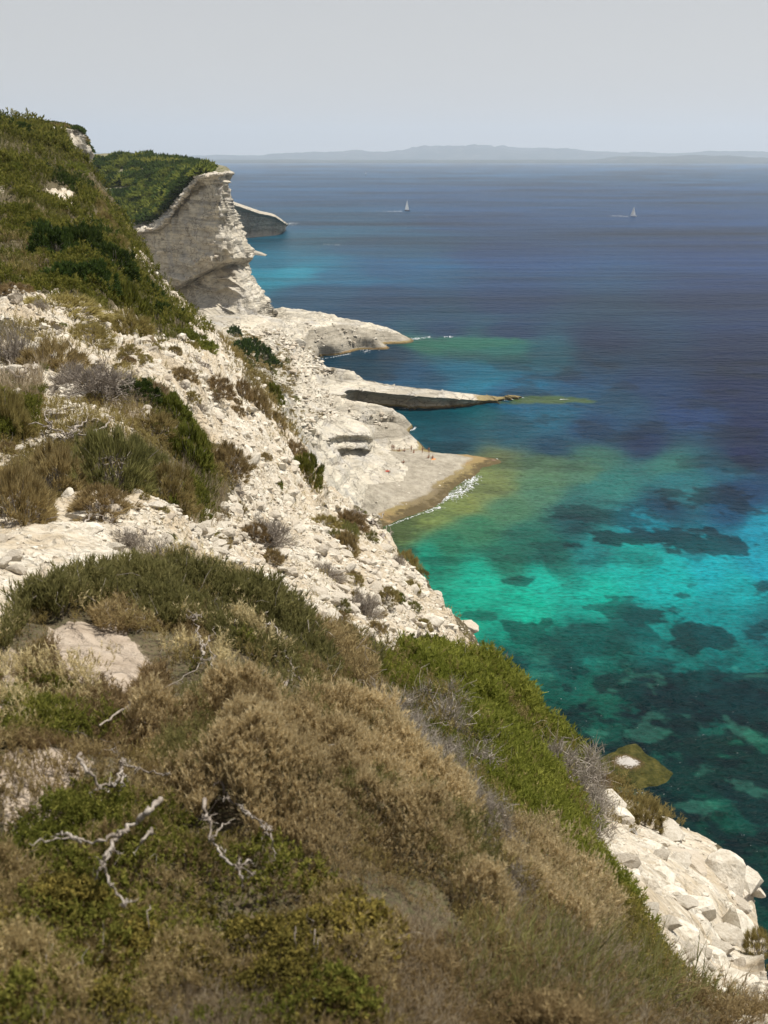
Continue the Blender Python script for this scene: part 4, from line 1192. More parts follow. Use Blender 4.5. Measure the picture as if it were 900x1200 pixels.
SHR = [
 ('olive',65,360,112,32,'long low olive cushion shrub on the white shelf under the dark junipers'),
 ('olive',150,388,60,36,'rounded olive shrub just right of the long cushion under the junipers'),
 ('olive',103,408,60,26,'low olive shrub alone on the white shelf below the two round ones'),
 ('olive',152,421,28,17,'tiny yellowish shrub in the stones beside the low olive shrub'),
 ('brown',62,435,75,50,'dark brown bush at the left end of the white shelf'),
 ('grey',18,425,70,56,'bare grey twiggy bush at the left edge above the dead branches'),
 ('olive',6,500,60,85,'tall olive green bush cut by the left edge of the picture'),
 ('grey',120,470,85,46,'silvery leafless bush in the middle of the slope'),
 ('grey',88,455,60,40,'silvery leafless bush left of the larger silvery one'),
 ('dark',160,475,56,30,'small dark green bush right of the silvery leafless bushes'),
 ('brown',183,474,32,26,'round greyish shrub touching the white rubble beside the dark green bush'),
 ('brown',212,440,38,24,'brown shrub in the rubble near a small dead branch'),
 ('brown',254,475,42,30,'compact brown shrub on the rubble above the large round one'),
 ('brown',267,556,60,48,'large round dark brown shrub in the middle of the white rubble'),
 ('brown',66,575,72,74,'tall fuzzy brown shrub standing over the pile of stones'),
 ('brown',20,612,82,92,'biggest fuzzy brown shrub at the left edge beside the bare path'),
 ('heath',128,575,100,92,'wide dark green and grey bush right of the two fuzzy brown shrubs'),
 ('heath',150,545,80,60,'dark green bush behind the wide green and grey one'),
 ('brown',120,608,75,42,'purplish twiggy bush at the foot of the wide green bush'),
 ('olive',178,508,80,36,'tan domed bush in the centre of the slope'),
 ('olive',195,590,66,62,'tan brown round bush at the lower end of the bright green patch'),
 ('green',222,545,50,70,'bright green bush leaning along the rubble edge'),
 ('green',200,500,50,40,'bright green bush at the top of the green strip on the slope'),
 ('grey',185,660,70,36,'flat grey twig bush just behind the crest of the knoll'),
 ('grey',150,640,46,26,'small grey twig tangle at the end of the stone pile'),
 ('brown',300,482,34,46,'brown shrub in the row along the brink'),
 ('brown',284,468,26,26,'small brown shrub left of the row along the brink'),
 ('green',320,470,24,28,'small green bush in the row along the brink'),
 ('brown',322,495,30,26,'dark brown bush at the lower end of the row along the brink'),
 ('brown',342,532,36,30,'brown green bush on the brink over the cream scree'),
 ('green',358,563,40,44,'green bush hanging on the brink over the flat platform'),
 ('green',326,565,12,16,'tiny green sapling alone in the white stones'),
 ('green',384,580,16,14,'tiny green tuft on the brink right of the hanging bush'),
 ('grey',312,645,72,44,'grey brown bush with bare twigs in the lower rubble'),
 ('brown',300,640,34,26,'brown shrub inside the grey twiggy bush'),
 ('brown',320,662,26,22,'small dark brown shrub under the grey twiggy bush'),
 ('brown',408,618,48,34,'brown grey shrub at the brink beside the bleached branch'),
 ('brown',405,650,32,40,'dark brown shrub just below the bleached branch'),
 ('olive',474,664,40,34,'olive shrub on the brink above the turquoise water'),
 ('grey',424,712,52,40,'pale grey twig bush low in the rubble near the knoll'),
 ('grey',380,670,50,30,'thin grey twig bush in the middle of the lower rubble'),
 ('olive',380,610,40,20,'flat olive tuft in the rubble left of the brink'),
 ('green',466,712,16,16,'small green sprout between the white blocks'),
 ('green',505,775,60,44,'green bush rising from the edge of the knoll against the rubble'),
 ('green',478,760,36,30,'smaller green bush left of the one at the knoll edge'),
 ('olive',758,968,48,36,'tan green bush on the brink behind the white rocks'),
 ('brown',700,925,30,22,'small brown bush above the white rocks'),
 ('brown',838,1008,15,14,'little brown plant in a hollow of the white rocks'),
 ('olive',824,1062,16,18,'small green tuft in a crack of the white rocks'),
 ('olive',890,1120,36,40,'green bush at the right edge below the hanging block'),
]
for k_, u, v, w_, h_, lab in SHR:
    shrub('shrub', k_, u, v, w_, h_, lab)
TUFTZ = [(BARE[0], 64), ([(0,395),(120,412),(190,480),(150,560),(60,520),(0,560)], 22), ([(0,345),(120,385),(215,400),(170,440),(60,400)], 14)]
for poly, n in TUFTZ:
    uu, vv = sample_zone(poly, n)
    for a_, b_ in zip(uu, vv):
        g_, ok_, _l = ground(np.array([a_]), np.array([b_]))
        if not ok_[0] or _l[0]: continue
        w_ = random.uniform(9, 24) * (1.25 if b_ > 600 else 1)
        shrub('tuft', random.choice(['olive', 'olive', 'brown', 'brown', 'grey', 'heath']), a_, b_, w_, w_ * random.uniform(.5, .8), 'small low dry tuft growing between the white stones of the slope', group='small tufts between the stones', cat='tuft')
JUN = [(62,305,50,40,'leftmost dark juniper of the clump on the hillside'),(95,300,60,44,'broad dark juniper at the centre of the hillside clump'),(75,330,56,36,'dark juniper at the lower left of the clump'),
 (128,320,56,40,'dark juniper right of the centre of the clump'),(110,345,50,34,'shadowy juniper just above the long olive cushion'),(140,362,54,50,'round bright green juniper at the foot of the clump'),
 (170,345,40,30,'small dark juniper on the right flank of the clump'),(190,378,52,34,'low dark juniper nearest the white brink'),(215,397,44,22,'flat green juniper trailing right along the brink'),(235,408,36,16,'last flat green juniper at the end of the trail'),
 (45,285,36,24,'small green juniper above the left of the clump'),(160,385,30,20,'little juniper behind the round olive shrub')]
for i, (u, v, w_, h_, lab) in enumerate(JUN):
    shrub('juniper', 'green' if i in (5, 8, 9) else 'dark', u, v, w_ * 1.1, h_ * 1.15, lab, group='junipers on the hillside', cat='juniper')
HB = [(20,160,'dark',36,20,'dark rounded bush near the very top of the hill at left'),(55,165,'green',30,16,'green rounded bush on the hilltop'),(85,200,'green',34,18,'green bush on the skyline slope left of the white bluff'),
 (15,205,'green',34,18,'yellowish green bush left of the sandy scar'),(110,240,'olive',30,18,'tan bush high on the right flank of the hill'),(118,262,'olive',30,20,'tan rounded bush beneath the one on the right flank'),
 (60,245,'olive',34,14,'olive bush in the middle of the hillside'),(25,260,'green',50,24,'wide green bush at the left of the hillside'),(85,280,'brown',40,18,'brown bush above the juniper clump'),(135,295,'olive',30,20,'olive bush beside the brink above the junipers'),
 (20,325,'olive',60,36,'brown green bush at the left below the grey twigs'),(15,345,'brown',40,16,'low brown bush at the left edge above the white shelf')]
for u, v, k_, w_, h_, lab in HB:
    shrub('bush', k_, u, v, w_, h_, lab, group='bushes on the upper hill', cat='bush')

# --- dead branches
def branch(pl, rad, label, lift=.02, subs=(), fixr=False):
    root = None
    def path(pl, r0, r1):
        r0 *= .75; r1 *= .5
        p = np.array(pl, float); t = np.linspace(0, len(p) - 1, len(p) * 5)
        u = np.interp(t, range(len(p)), p[:, 0]); v = np.interp(t, range(len(p)), p[:, 1])
        P, ok, a = ground(p[:, 0], p[:, 1])
        r = np.hypot(P[:, 0], P[:, 1]); r = np.full(len(p), r[0]) if fixr else r
        r = np.interp(t, range(len(p)), r)
        l = lift * r
        Q = pt(u, v, r * (1 - 1.5 * lift * (.95 + .22 * np.sin(np.arange(len(u)) * .35))))
        az_, el_ = azel(u, v)
        G, _, _ = ground(u, np.minimum(v + l / r * F * .5, 1400))
        Q = Q + rng.normal(size=Q.shape) * .0014 * r[:, None]
        return Q, np.linspace(r0, r1, len(Q)) * r / F * (1 + .25 * rng.normal(size=len(Q))).clip(.6, 1.5)
    Q, rr = path(pl, rad, rad * .45)
    c = Q.mean(0)
    root = empty('dead_branch', c); tag(root, label, 'branch', 'bleached dead branches')
    V, Fc, T = tube(Q, rr, 6, .5); mk('limb', V - c, Fc, M_WOOD, attrs={'tint': T}, parent=root, smooth=True)
    extra = []
    for _ in range(12):
        k = random.randrange(1, len(pl)); x, y = pl[k]; dx, dy = random.uniform(-16, 16), random.uniform(-14, 10)
        extra.append([(x, y), (x + dx * .5 + random.uniform(-3, 3), y + dy * .5), (x + dx, y + dy)])
    subs = list(subs)
    for s in subs + (extra if not fixr else []):
        Q, rr = path(s, rad * (.7 if s in subs else .3), rad * .2); V, Fc, T = tube(Q, rr, 5, .5)
        mk('side_limb', V - c, Fc, M_WOOD, attrs={'tint': T}, parent=root, smooth=True)
branch([(322,820),(336,800),(342,787),(336,768),(326,748),(319,730),(316,716)], 2.6, 'bleached forked branch standing out of the green heather', .05, [[(342,787),(352,797),(366,808)],[(330,812),(322,805),(325,798)]])
branch([(240,768),(234,748),(228,722)], 2.2, 'short grey snag in the heather left of the forked branch', .05, [[(238,760),(246,750),(250,735)],[(250,790),(250,770),(240,755)]])
branch([(118,850),(150,828),(170,818),(205,800),(240,775)], 1.8, 'long thin pale twig lying across the brown scrub', .06, [[(170,818),(185,812),(195,814)]])
branch([(187,936),(176,950),(160,962),(142,976),(130,992),(122,1015),(132,1038),(146,1060)], 4.6, 'thickest bleached branch, forked, in the lower left foreground', .08,
       [[(142,976),(122,984),(96,986),(66,982),(34,990)],[(130,992),(120,1008),(112,1030)],[(178,972),(166,985),(158,1002)],[(96,986),(80,978),(60,980)]])
branch([(92,885),(104,903),(118,922),(132,920),(142,906),(140,894),(160,900),(190,908)], 3.0, 'bent grey branch above the thickest branch at left', .07, [[(142,906),(144,920),(137,932)]])
branch([(254,893),(258,915),(268,936),(288,952),(306,964),(318,970)], 2.8, 'curved bleached branch dropping through the tan heath', .07, [[(314,968),(320,985),(320,1010)],[(305,962),(310,975),(308,985)]])
branch([(238,935),(244,960),(248,985),(262,1005),(280,1018),(298,1022)], 3.0, 'grey branch half hidden below the curved bleached one', .07, [[(280,1018),(284,1030),(283,1042)],[(248,985),(258,972),(272,960)],[(278,1014),(290,1010),(300,1014)]])
branch([(512,880),(520,905),(536,935),(552,958),(572,978)], 2.4, 'grey branch between the tan heath and the green strip', .05, [[(536,935),(530,955),(540,970)],[(520,905),(530,915),(545,920)]])
branch([(603,806),(602,795),(597,780),(595,765)], 1.7, 'upright white twig on the brink against the water', .03, [[(602,797),(594,788),(590,778)],[(600,800),(592,798),(587,792)]], fixr=True)
branch([(455,640),(448,625),(436,612),(420,604),(405,600)], 2.4, 'bleached branch lying on the brink above the flat platform', .03, [[(436,612),(446,606),(452,596)],[(448,625),(458,618)],[(425,606),(420,598)]])
branch([(130,522),(108,508),(84,510),(60,500),(36,494)], 2.6, 'crooked dead branch under the silvery bushes', .03, [[(84,510),(100,492),(112,478)],[(60,500),(52,488),(60,480)],[(108,508),(124,498),(132,488)],[(70,506),(60,516)]])
branch([(0,436),(24,440),(44,432),(58,420)], 2.4, 'dead branch at the left edge near the brown bush', .03, [[(24,440),(10,425),(4,405)],[(44,432),(36,420)]])
branch([(248,440),(240,428),(232,420)], 1.6, 'small dead branch on the rubble beside a brown shrub', .02, [[(240,428),(248,420),(250,412)]])
branch([(90,620),(110,600),(130,612),(170,624)], 1.6, 'thin dead twig above the pile of stones', .03, [[(110,600),(100,592)]])
branch([(175,1060),(172,1100),(168,1130)], 1.2, 'thin dry upright stalk at the bottom left', .06, fixr=True)
branch([(345,1085),(346,1120),(344,1160)], 1.2, 'tall thin dry stalk at the bottom centre', .06, fixr=True)
branch([(368,1090),(370,1125),(362,1165)], 1.3, 'pale bent dry stalk right of the tall thin one', .06, [[(369,1115),(376,1098)]], fixr=True)

# ------------------------------------------------------------------ rocks of the right hand outcrop and others
RK = [(848,1018,92,.55,'big flat topped white block at the top of the outcrop'),(858,1088,66,.9,'pale cube like block hanging at the right end of the outcrop'),(806,1002,64,.5,'white slab left of the big flat topped block'),
 (815,1052,70,.5,'broad cream slab in the middle of the outcrop'),(768,990,52,.5,'white rock behind the grey stone of the outcrop'),(726,952,44,.5,'white rock at the upper left tip of the outcrop'),
 (790,1050,50,.5,'cream rock on the left side of the outcrop'),(780,1022,46,.5,'rounded white rock above the cream rock on the left side'),(838,1122,60,.5,'white slab beneath the broad cream slab'),
 (800,1090,56,.5,'long white rock low on the left side of the outcrop'),(760,1040,44,.5,'white rock touching the grass on the left'),(875,1150,66,.5,'white rock lowest on the outcrop, by the right edge'),
 (845,1165,50,.45,'low white rock behind the grass seed heads'),(880,1035,40,.7,'white block at the outer corner of the outcrop'),(735,995,36,.5,'small white rock half hidden by grass'),(790,1120,40,.45,'white rock among grass stems near the bottom right')]
for i, (u, v, w_, hf, lab) in enumerate(RK):
    rock_thing('rock', u, v + w_ * .1, w_ * .86, hf * 1.2, 60 + i, lab, M_STONE, depth=.8, sinkf=.0, sub=3, cuts=12, dmin=.42)
rock_thing('grey_stone', 742, 975, 20, .8, 90, 'single grey stone standing out from the white outcrop', plain('grey_rock', (.28, .26, .23)), depth=.8)
RB = [(548,742,34,.6,'white block at the very edge above the turquoise water'),(535,758,36,.5,'broad white block just under the one at the very edge'),(520,712,30,.6,'pointed white block higher on the edge'),
 (505,730,36,.5,'white block inside the edge, right of the small sprout'),(490,700,28,.6,'pale grey block near the olive shrub'),(455,708,34,.35,'flat slab in the lower rubble'),(478,735,36,.35,'wide flat cream slab above the knoll bushes'),
 (80,586,20,1.2,'upright pale stone under the tall fuzzy brown shrub'),(98,608,42,.5,'large rounded stone on the stone pile'),(140,612,34,.55,'tan stone at the right of the stone pile'),(108,632,46,.3,'long flat pinkish stone at the front of the stone pile'),
 (150,634,36,.35,'pale rounded stone at the front right of the stone pile'),(200,416,22,.35,'flat white slab lying near the brown shrubs'),(183,425,28,.3,'wider flat slab left of the flat white one'),
 (565,886,18,.4,'lone white stone on the bright green strip'),(695,1132,14,.8,'small rounded white stone in the dry stalks'),(655,868,20,.5,'white stone at the brink of the green strip'),(605,835,22,.4,'white flat stone near the upright twig')]
for i, (u, v, w_, hf, lab) in enumerate(RB):
    rock_thing('rock', u, v, w_, hf, 120 + i, lab, M_STONE, depth=.75, sinkf=.1 if u < 560 else -.6, sub=3)

# ------------------------------------------------------------------ plants and rocks on the shore
M_GREYROCK = M_CLIFF
for i, (u, v, w_, hf, lab) in enumerate([(348,402,22,.9,'grey boulder standing on the pale slope above the first point'),(395,372,26,.3,'leaning slab on the crest of the first rock point'),(366,492,22,.5,'dark undercut block on the rounded ledges'),
        (322,366,10,.7,'small dark boulder at the foot of the headland'),(577,541,12,.4,'reddish low rock at the tip of the flat platform')]):
    P = on_coast(u, v) if v < 540 else onz(u, v, 0)
    rock_thing('boulder', u, v, w_, hf, 170 + i, lab, plain('weathered_rock', (.17, .10, .06)) if v > 530 else M_CLIFF, depth=.7, P=tuple(P), rz=.4, sinkf=0, sub=3, cat='boulder')
for i, (u, v, w_, h_, k_, lab) in enumerate([(275,393,18,16,'dark','small dark bush highest under the cliff'),(285,418,34,26,'dark','dark bush on the left of the ledge under the cliff'),(305,422,36,24,'dark','dark bush on the right of the ledge under the cliff'),
        (296,408,26,16,'dark','dark bush behind the pair on the ledge'),(318,438,14,10,'heath','small dull bush on the layered slope'),(320,430,20,12,'dark','dark bush at the right end of the ledge'),(345,470,12,8,'heath','tiny bush at the top of the cream scree'),(335,425,10,8,'heath','tiny bush beside the layered rock')]):
    P = on_coast(u, v)
    shrub('bush', k_, u, v, w_, h_, lab, group='dark bushes below the headland', P=P, cat='bush')

def coast_scrub():
    parts = []
    for poly, n, sc in [([(262,385),(330,400),(350,440),(335,475),(300,450)], 420, 1.0), ([(300,440),(345,450),(345,520),(310,500)], 260, .8), ([(330,480),(380,485),(360,505)], 60, .6), ([(240,380),(330,380),(390,430),(350,440)], 120, .6)]:
        u, v = sample_zone(poly, n)
        for a, b in zip(u, v):
            if fbm(np.array([a * .08]), np.array([b * .08]), 3, 977)[0] < -.15: continue
            p = on_coast(a, b); s_ = sc * rng.uniform(.4, 1.2); d = unit(60, .5); d[:, 2] = np.abs(d[:, 2]) * .7
            C = p + d * s_ * rng.uniform(.4, 1.0, (60, 1))
            parts.append(tris(C, unit(60) * .5 + d, np.full(60, s_ * .4), np.full(60, s_ * .2), np.clip(rng.normal(.4, .15, 60) + rng.normal(0, .15), 0, 1)))
    V, Fc, T = merge(parts); o = mk('coast_scrub', V, Fc, L_OLIVE, attrs={'tint': T}); tag(o, 'dull low scrub on the layered slope above the shelves', kind='stuff')
coast_scrub()

def scrub_on(G, rows, n, size, name, label, mats, umin=None):
    """rounded evergreen scrub over rows of a lofted surface"""
    lo, hi = rows; nr, nc = G.shape[:2]
    out = {0: [], 1: []}
    P3 = []
    i = rng.uniform(lo, hi, n); j = rng.uniform(0, nc - 2, n)
    a = G[i.astype(int), j.astype(int)]
    Us, Vs = project(a)
    for p, uu in zip(a, Us):
        if not (30 < uu < (262 if G is KG else 243)): continue
        s = size * rng.uniform(.5, 1.3) * (np.linalg.norm(p - np.array([0, 0, H])) / 450) ** .5
        d = unit(260, .5); d[:, 2] = np.abs(d[:, 2]) * .8
        C = p + d * s * rng.uniform(.6, 1.0, (260, 1)) * np.array([1, 1, .8])
        out[int(rng.uniform() < .3)].append(tris(C, unit(260) * .8 + d, np.full(260, s * .24), np.full(260, s * .22), np.clip(rng.normal(.42, .12, 260) + rng.normal(0, .22), 0, 1)))
    for k in (0, 1):
        V, Fc, T = merge(out[k]); o = mk(name, V, Fc, mats[k], attrs={'tint': T}); tag(o, label[k], kind='stuff')
scrub_on(HG, (35, 69), 900, 4.6, 'evergreen_scrub', ['dark evergreen scrub covering the top of the headland', 'lighter green scrub on the top of the headland'], (L_DARK, L_GREEN))
scrub_on(KG, (10, 36), 260, 1.5, 'bluff_scrub', ['dark scrub capping the white bluff', 'green scrub capping the white bluff'], (L_DARK, L_OLIVE))

# ------------------------------------------------------------------ rock awash
def awash():
    m = N('weedy_rock'); P = m.pos(); n = m.noise(.9, 6, .7, P); n2 = m.noise(4, 4, .7, P)
    col = m.ramp(n, [(.3, (.015, .016, .005)), (.5, (.045, .045, .012)), (.7, (.10, .085, .025))])
    g = m.n('ShaderNodeVectorMath', operation='DISTANCE'); m.l(P, g.inputs[0]); g.inputs[1].default_value = (-.2, .4, 1.0)
    f = m.math('ADD', g.outputs['Value'], m.math('MULTIPLY', m.math('SUBTRACT', n2, .5), 3.4))
    col = m.mix(m.ramp(m.math('MULTIPLY', f, .2), [(.22, 1), (.31, 0)]), col, (.55, .54, .50))
    col = m.mix(m.ramp(m.math('MULTIPLY', f, .2), [(.36, .35), (.46, 0)]), col, (.12, .06, .035))
    m.pbr(col, .9, m.bump(n2, .6, .2), .05)
    P0 = onz(738, 900, 0.0)
    o = rock_thing('sea_rock', 0, 0, 112, .17, 31, 'round weed covered rock awash with a white patch on top', m.m, depth=.85, rz=.1, P=tuple(P0), sinkf=.35, cuts=9, dmin=.72)
    v_ = np.empty(len(o.data.vertices) * 3, np.float32); o.data.vertices.foreach_get('co', v_); v_ = v_.reshape(-1, 3)
    v_ += (v_ / (np.linalg.norm(v_, axis=1, keepdims=True) + 1e-6)) * (1.1 * noise3(v_, .45, 5) + .4 * noise3(v_, 1.5, 8))[:, None]; o.data.vertices.foreach_set('co', v_.ravel())
    return o
awash()

# ------------------------------------------------------------------ foam
def foam():
    parts = []
    segs = [((424,412),(450,405),3,60),((480,397.5),(505,395),1.3,50),((520,395),(532,394.5),.8,14),((575,467.5),(600,467.5),2.0,50),((590,465),(612,466),.8,20),((655,468),(665,468),.5,8),
            ((528,583),(548,572),4.0,150),((545,572),(556,562),4.0,90),((548,565),(560,558),3.0,60),((500,600),(516,594),2.2,50),((514,590),(528,580),2.5,60),((566,540),(582,538),1.0,14),((333,262),(345,262),2,24),((462,508),(486,503),.5,20),((436,514),(462,509),.4,14),((376,421),(411,414.5),.4,26),((460,479.5),(538,475),.35,30),((453,617),(495,601),.8,40),((555,535),(583,538),.5,20),((487,500),(484,504),.5,14),((700,925),(760,930),.6,10)]
    for (a, b, wd, n) in segs:
        for _ in range(int(n * 1.8)):
            t = rng.uniform(); u = a[0] + (b[0] - a[0]) * t + rng.normal() * wd * 1.2; v = a[1] + (b[1] - a[1]) * t + rng.normal() * wd * .45
            c = onz(u, v, .05); s = np.linalg.norm(c) / F * rng.uniform(.2, .8)
            an = np.linspace(0, 2 * np.pi, 9)[:-1]; rr = s * rng.uniform(.5, 1.2, 8)
            top = np.stack([c[0] + np.cos(an) * rr * 1.5, c[1] + np.sin(an) * rr, np.full(8, .06)], 1)
            V = np.vstack([top, [c[0], c[1], .06 + s * .25]])
            i = np.arange(8); parts.append((V, [np.stack([i, (i + 1) % 8, np.full(8, 8)], 1)], np.zeros(9)))
    # scattered white flecks modelled as glints of breaking ripples in the nearer water
    for _ in range(90):
        u = rng.uniform(560, 900); v = rng.uniform(780, 1000); c = onz(u, v, .03); s = np.linalg.norm(c) / F * rng.uniform(.15, .4)
        an = np.linspace(0, 2 * np.pi, 7)[:-1]; top = np.stack([c[0] + np.cos(an) * s * 2.2, c[1] + np.sin(an) * s * .5, np.full(6, .03)], 1)
        V = np.vstack([top, [c[0], c[1], .03 + s * .2]]); i = np.arange(6); parts.append((V, [np.stack([i, (i + 1) % 6, np.full(6, 6)], 1)], np.zeros(7)))
    V, Fc, T = merge(parts); o = mk('sea_foam', V, Fc, plain('foam', (.75, .77, .78), .5)); tag(o, 'white foam where small waves break on the rock edges, with white flecks for glints', kind='stuff')
foam()

# ------------------------------------------------------------------ boats
M_HULL = plain('hull_white', (.7, .71, .72), .35); M_SAIL = leaf_mat('sail_cloth', (.8, .8, .79), (.82, .82, .8), (.84, .84, .82), .5); M_DARKHULL = plain('hull_dark', (.05, .06, .09), .4); M_MAST = plain('mast_metal', (.5, .5, .52), .4)
def hull_mesh(L, B, D):
    ns, nr = 17, 9; V = []
    for i in range(ns):
        t = i / (ns - 1); x = (t - .5) * L; w = B / 2 * (math.sin(math.pi * min(1, t * .62 + .26)) ** .8 if t < .98 else .02) * (1 - max(0, t - .55) ** 1.6 * 2.2 if t > .55 else 1)
        w = max(w, .02); sh = .12 * D * (2 * t - 1) ** 2
        for j in range(nr):
            a = math.pi * j / (nr - 1); V.append((x, -math.cos(a) * w, D * .55 + sh - math.sin(a) ** .7 * D * .9 if 0 < j < nr - 1 else D * .55 + sh))
    Fc = gridfaces(ns, nr); i = np.arange(ns - 1) * nr
    deck = np.stack([i, i + nr, i + nr + nr - 1, i + nr - 1], 1)
    return np.array(V), [Fc, deck, np.array([[0, 8, 4, 2]])]
def sail_mesh(p0, p1, p2, belly, n=9):
    p0, p1, p2 = map(np.array, (p0, p1, p2)); V = []
    for s in (0, .03):
        for i in range(n):
            a = i / (n - 1)
            for j in range(n):
                b = j / (n - 1); q = p0 * (1 - a) + p2 * a; q2 = p1 * (1 - a) + p2 * a
                c = q * (1 - b) + q2 * b; c = c + np.array([0, belly * math.sin(math.pi * b) * math.sin(math.pi * min(1, a * .9 + .08)) + s, 0]); V.append(c)
    return np.array(V), [np.vstack([gridfaces(n, n), gridfaces(n, n, n * n)[:, ::-1]])]
def sailboat(u, v, L, M, rz, label, jib=True):
    P = onz(u, v, 0); o = empty('sailboat', P, rz); tag(o, label, 'sailboat', 'sailing boats out at sea')
    V, Fc = hull_mesh(L, L * .3, L * .17); mk('hull', V, Fc, M_DARKHULL if M > 13 else M_HULL, parent=o, smooth=True)
    V, Fc, T = tube([(-L * .02, 0, .3), (-L * .02, 0, M)], [.13, .07], 8); mk('mast', V, Fc, M_MAST, parent=o)
    V, Fc, T = tube([(-L * .02, .0, L * .15 + .6), (-L * .42, .3, L * .15 + .6)], [.09, .07], 6); mk('boom', V, Fc, M_MAST, parent=o)
    V, Fc = sail_mesh((-L * .04, 0, L * .17 + .7), (-L * .42, .3, L * .17 + .7), (-L * .04, 0, M - .2), .7); mk('mainsail', V, Fc, M_SAIL, parent=o, smooth=True)
    if jib:
        V, Fc = sail_mesh((L * .46, 0, L * .15), (L * .02, -.4, L * .17 + .5), (L * .0, 0, M * .92), -.6); mk('jib', V, Fc, M_SAIL, parent=o, smooth=True)
    V, Fc = hull_mesh(L * .34, L * .17, L * .11); V[:, 2] *= -1; V[:, 2] += L * .13; V[:, 0] -= L * .02; mk('cabin', V, Fc, M_HULL, parent=o, smooth=True)
sailboat(477, 247.3, 12, 16, math.pi - .95, 'sailing boat with a tall white sail, nearer the coast')
sailboat(742, 253.5, 9.5, 13, math.pi - .9, 'smaller sailing boat far right on the open sea')
sailboat(429, 205, 13, 17, 1.2, 'tiny distant white sail close under the horizon', False)
def dinghy():
    P = onz(444.5, 517.3, 0); o = empty('dinghy', P, .9); tag(o, 'small white dinghy moored behind the flat platform', 'dinghy')
    V, Fc = hull_mesh(4.2, 1.7, .9); mk('hull', V, Fc, M_HULL, parent=o, smooth=True)
    V, Fc = hull_mesh(.5, .4, .8); V[:, 0] -= 2.1; V[:, 2] += .35; mk('outboard_motor', V, Fc, M_DARKHULL, parent=o, smooth=True)
dinghy()
def wake():
    parts = []
    for (a, b, wd, n) in [((430,247.5),(471,247.6),.35,60),((715,252.8),(737,253.6),.4,60),((375,286),(400,287),.4,20),((340,262),(352,261.5),.5,10)]:
        for _ in range(n):
            t = rng.uniform() ** .7; u = a[0] + (b[0] - a[0]) * t; v = a[1] + (b[1] - a[1]) * t + rng.normal() * wd * .4
            c = onz(u, v, .05); s = np.linalg.norm(c) / F * rng.uniform(.1, .35)
            an = np.linspace(0, 2 * np.pi, 7)[:-1]; top = np.stack([c[0] + np.cos(an) * s * 3.5, c[1] + np.sin(an) * s, np.full(6, .06)], 1)
            V = np.vstack([top, [c[0], c[1], .12]]); i = np.arange(6); parts.append((V, [np.stack([i, (i + 1) % 6, np.full(6, 6)], 1)], np.zeros(7)))
    V, Fc, T = merge(parts); o = mk('wake', V, Fc, bpy.data.materials['foam']); tag(o, 'faint white wakes and ripples behind boats', kind='stuff')
wake()

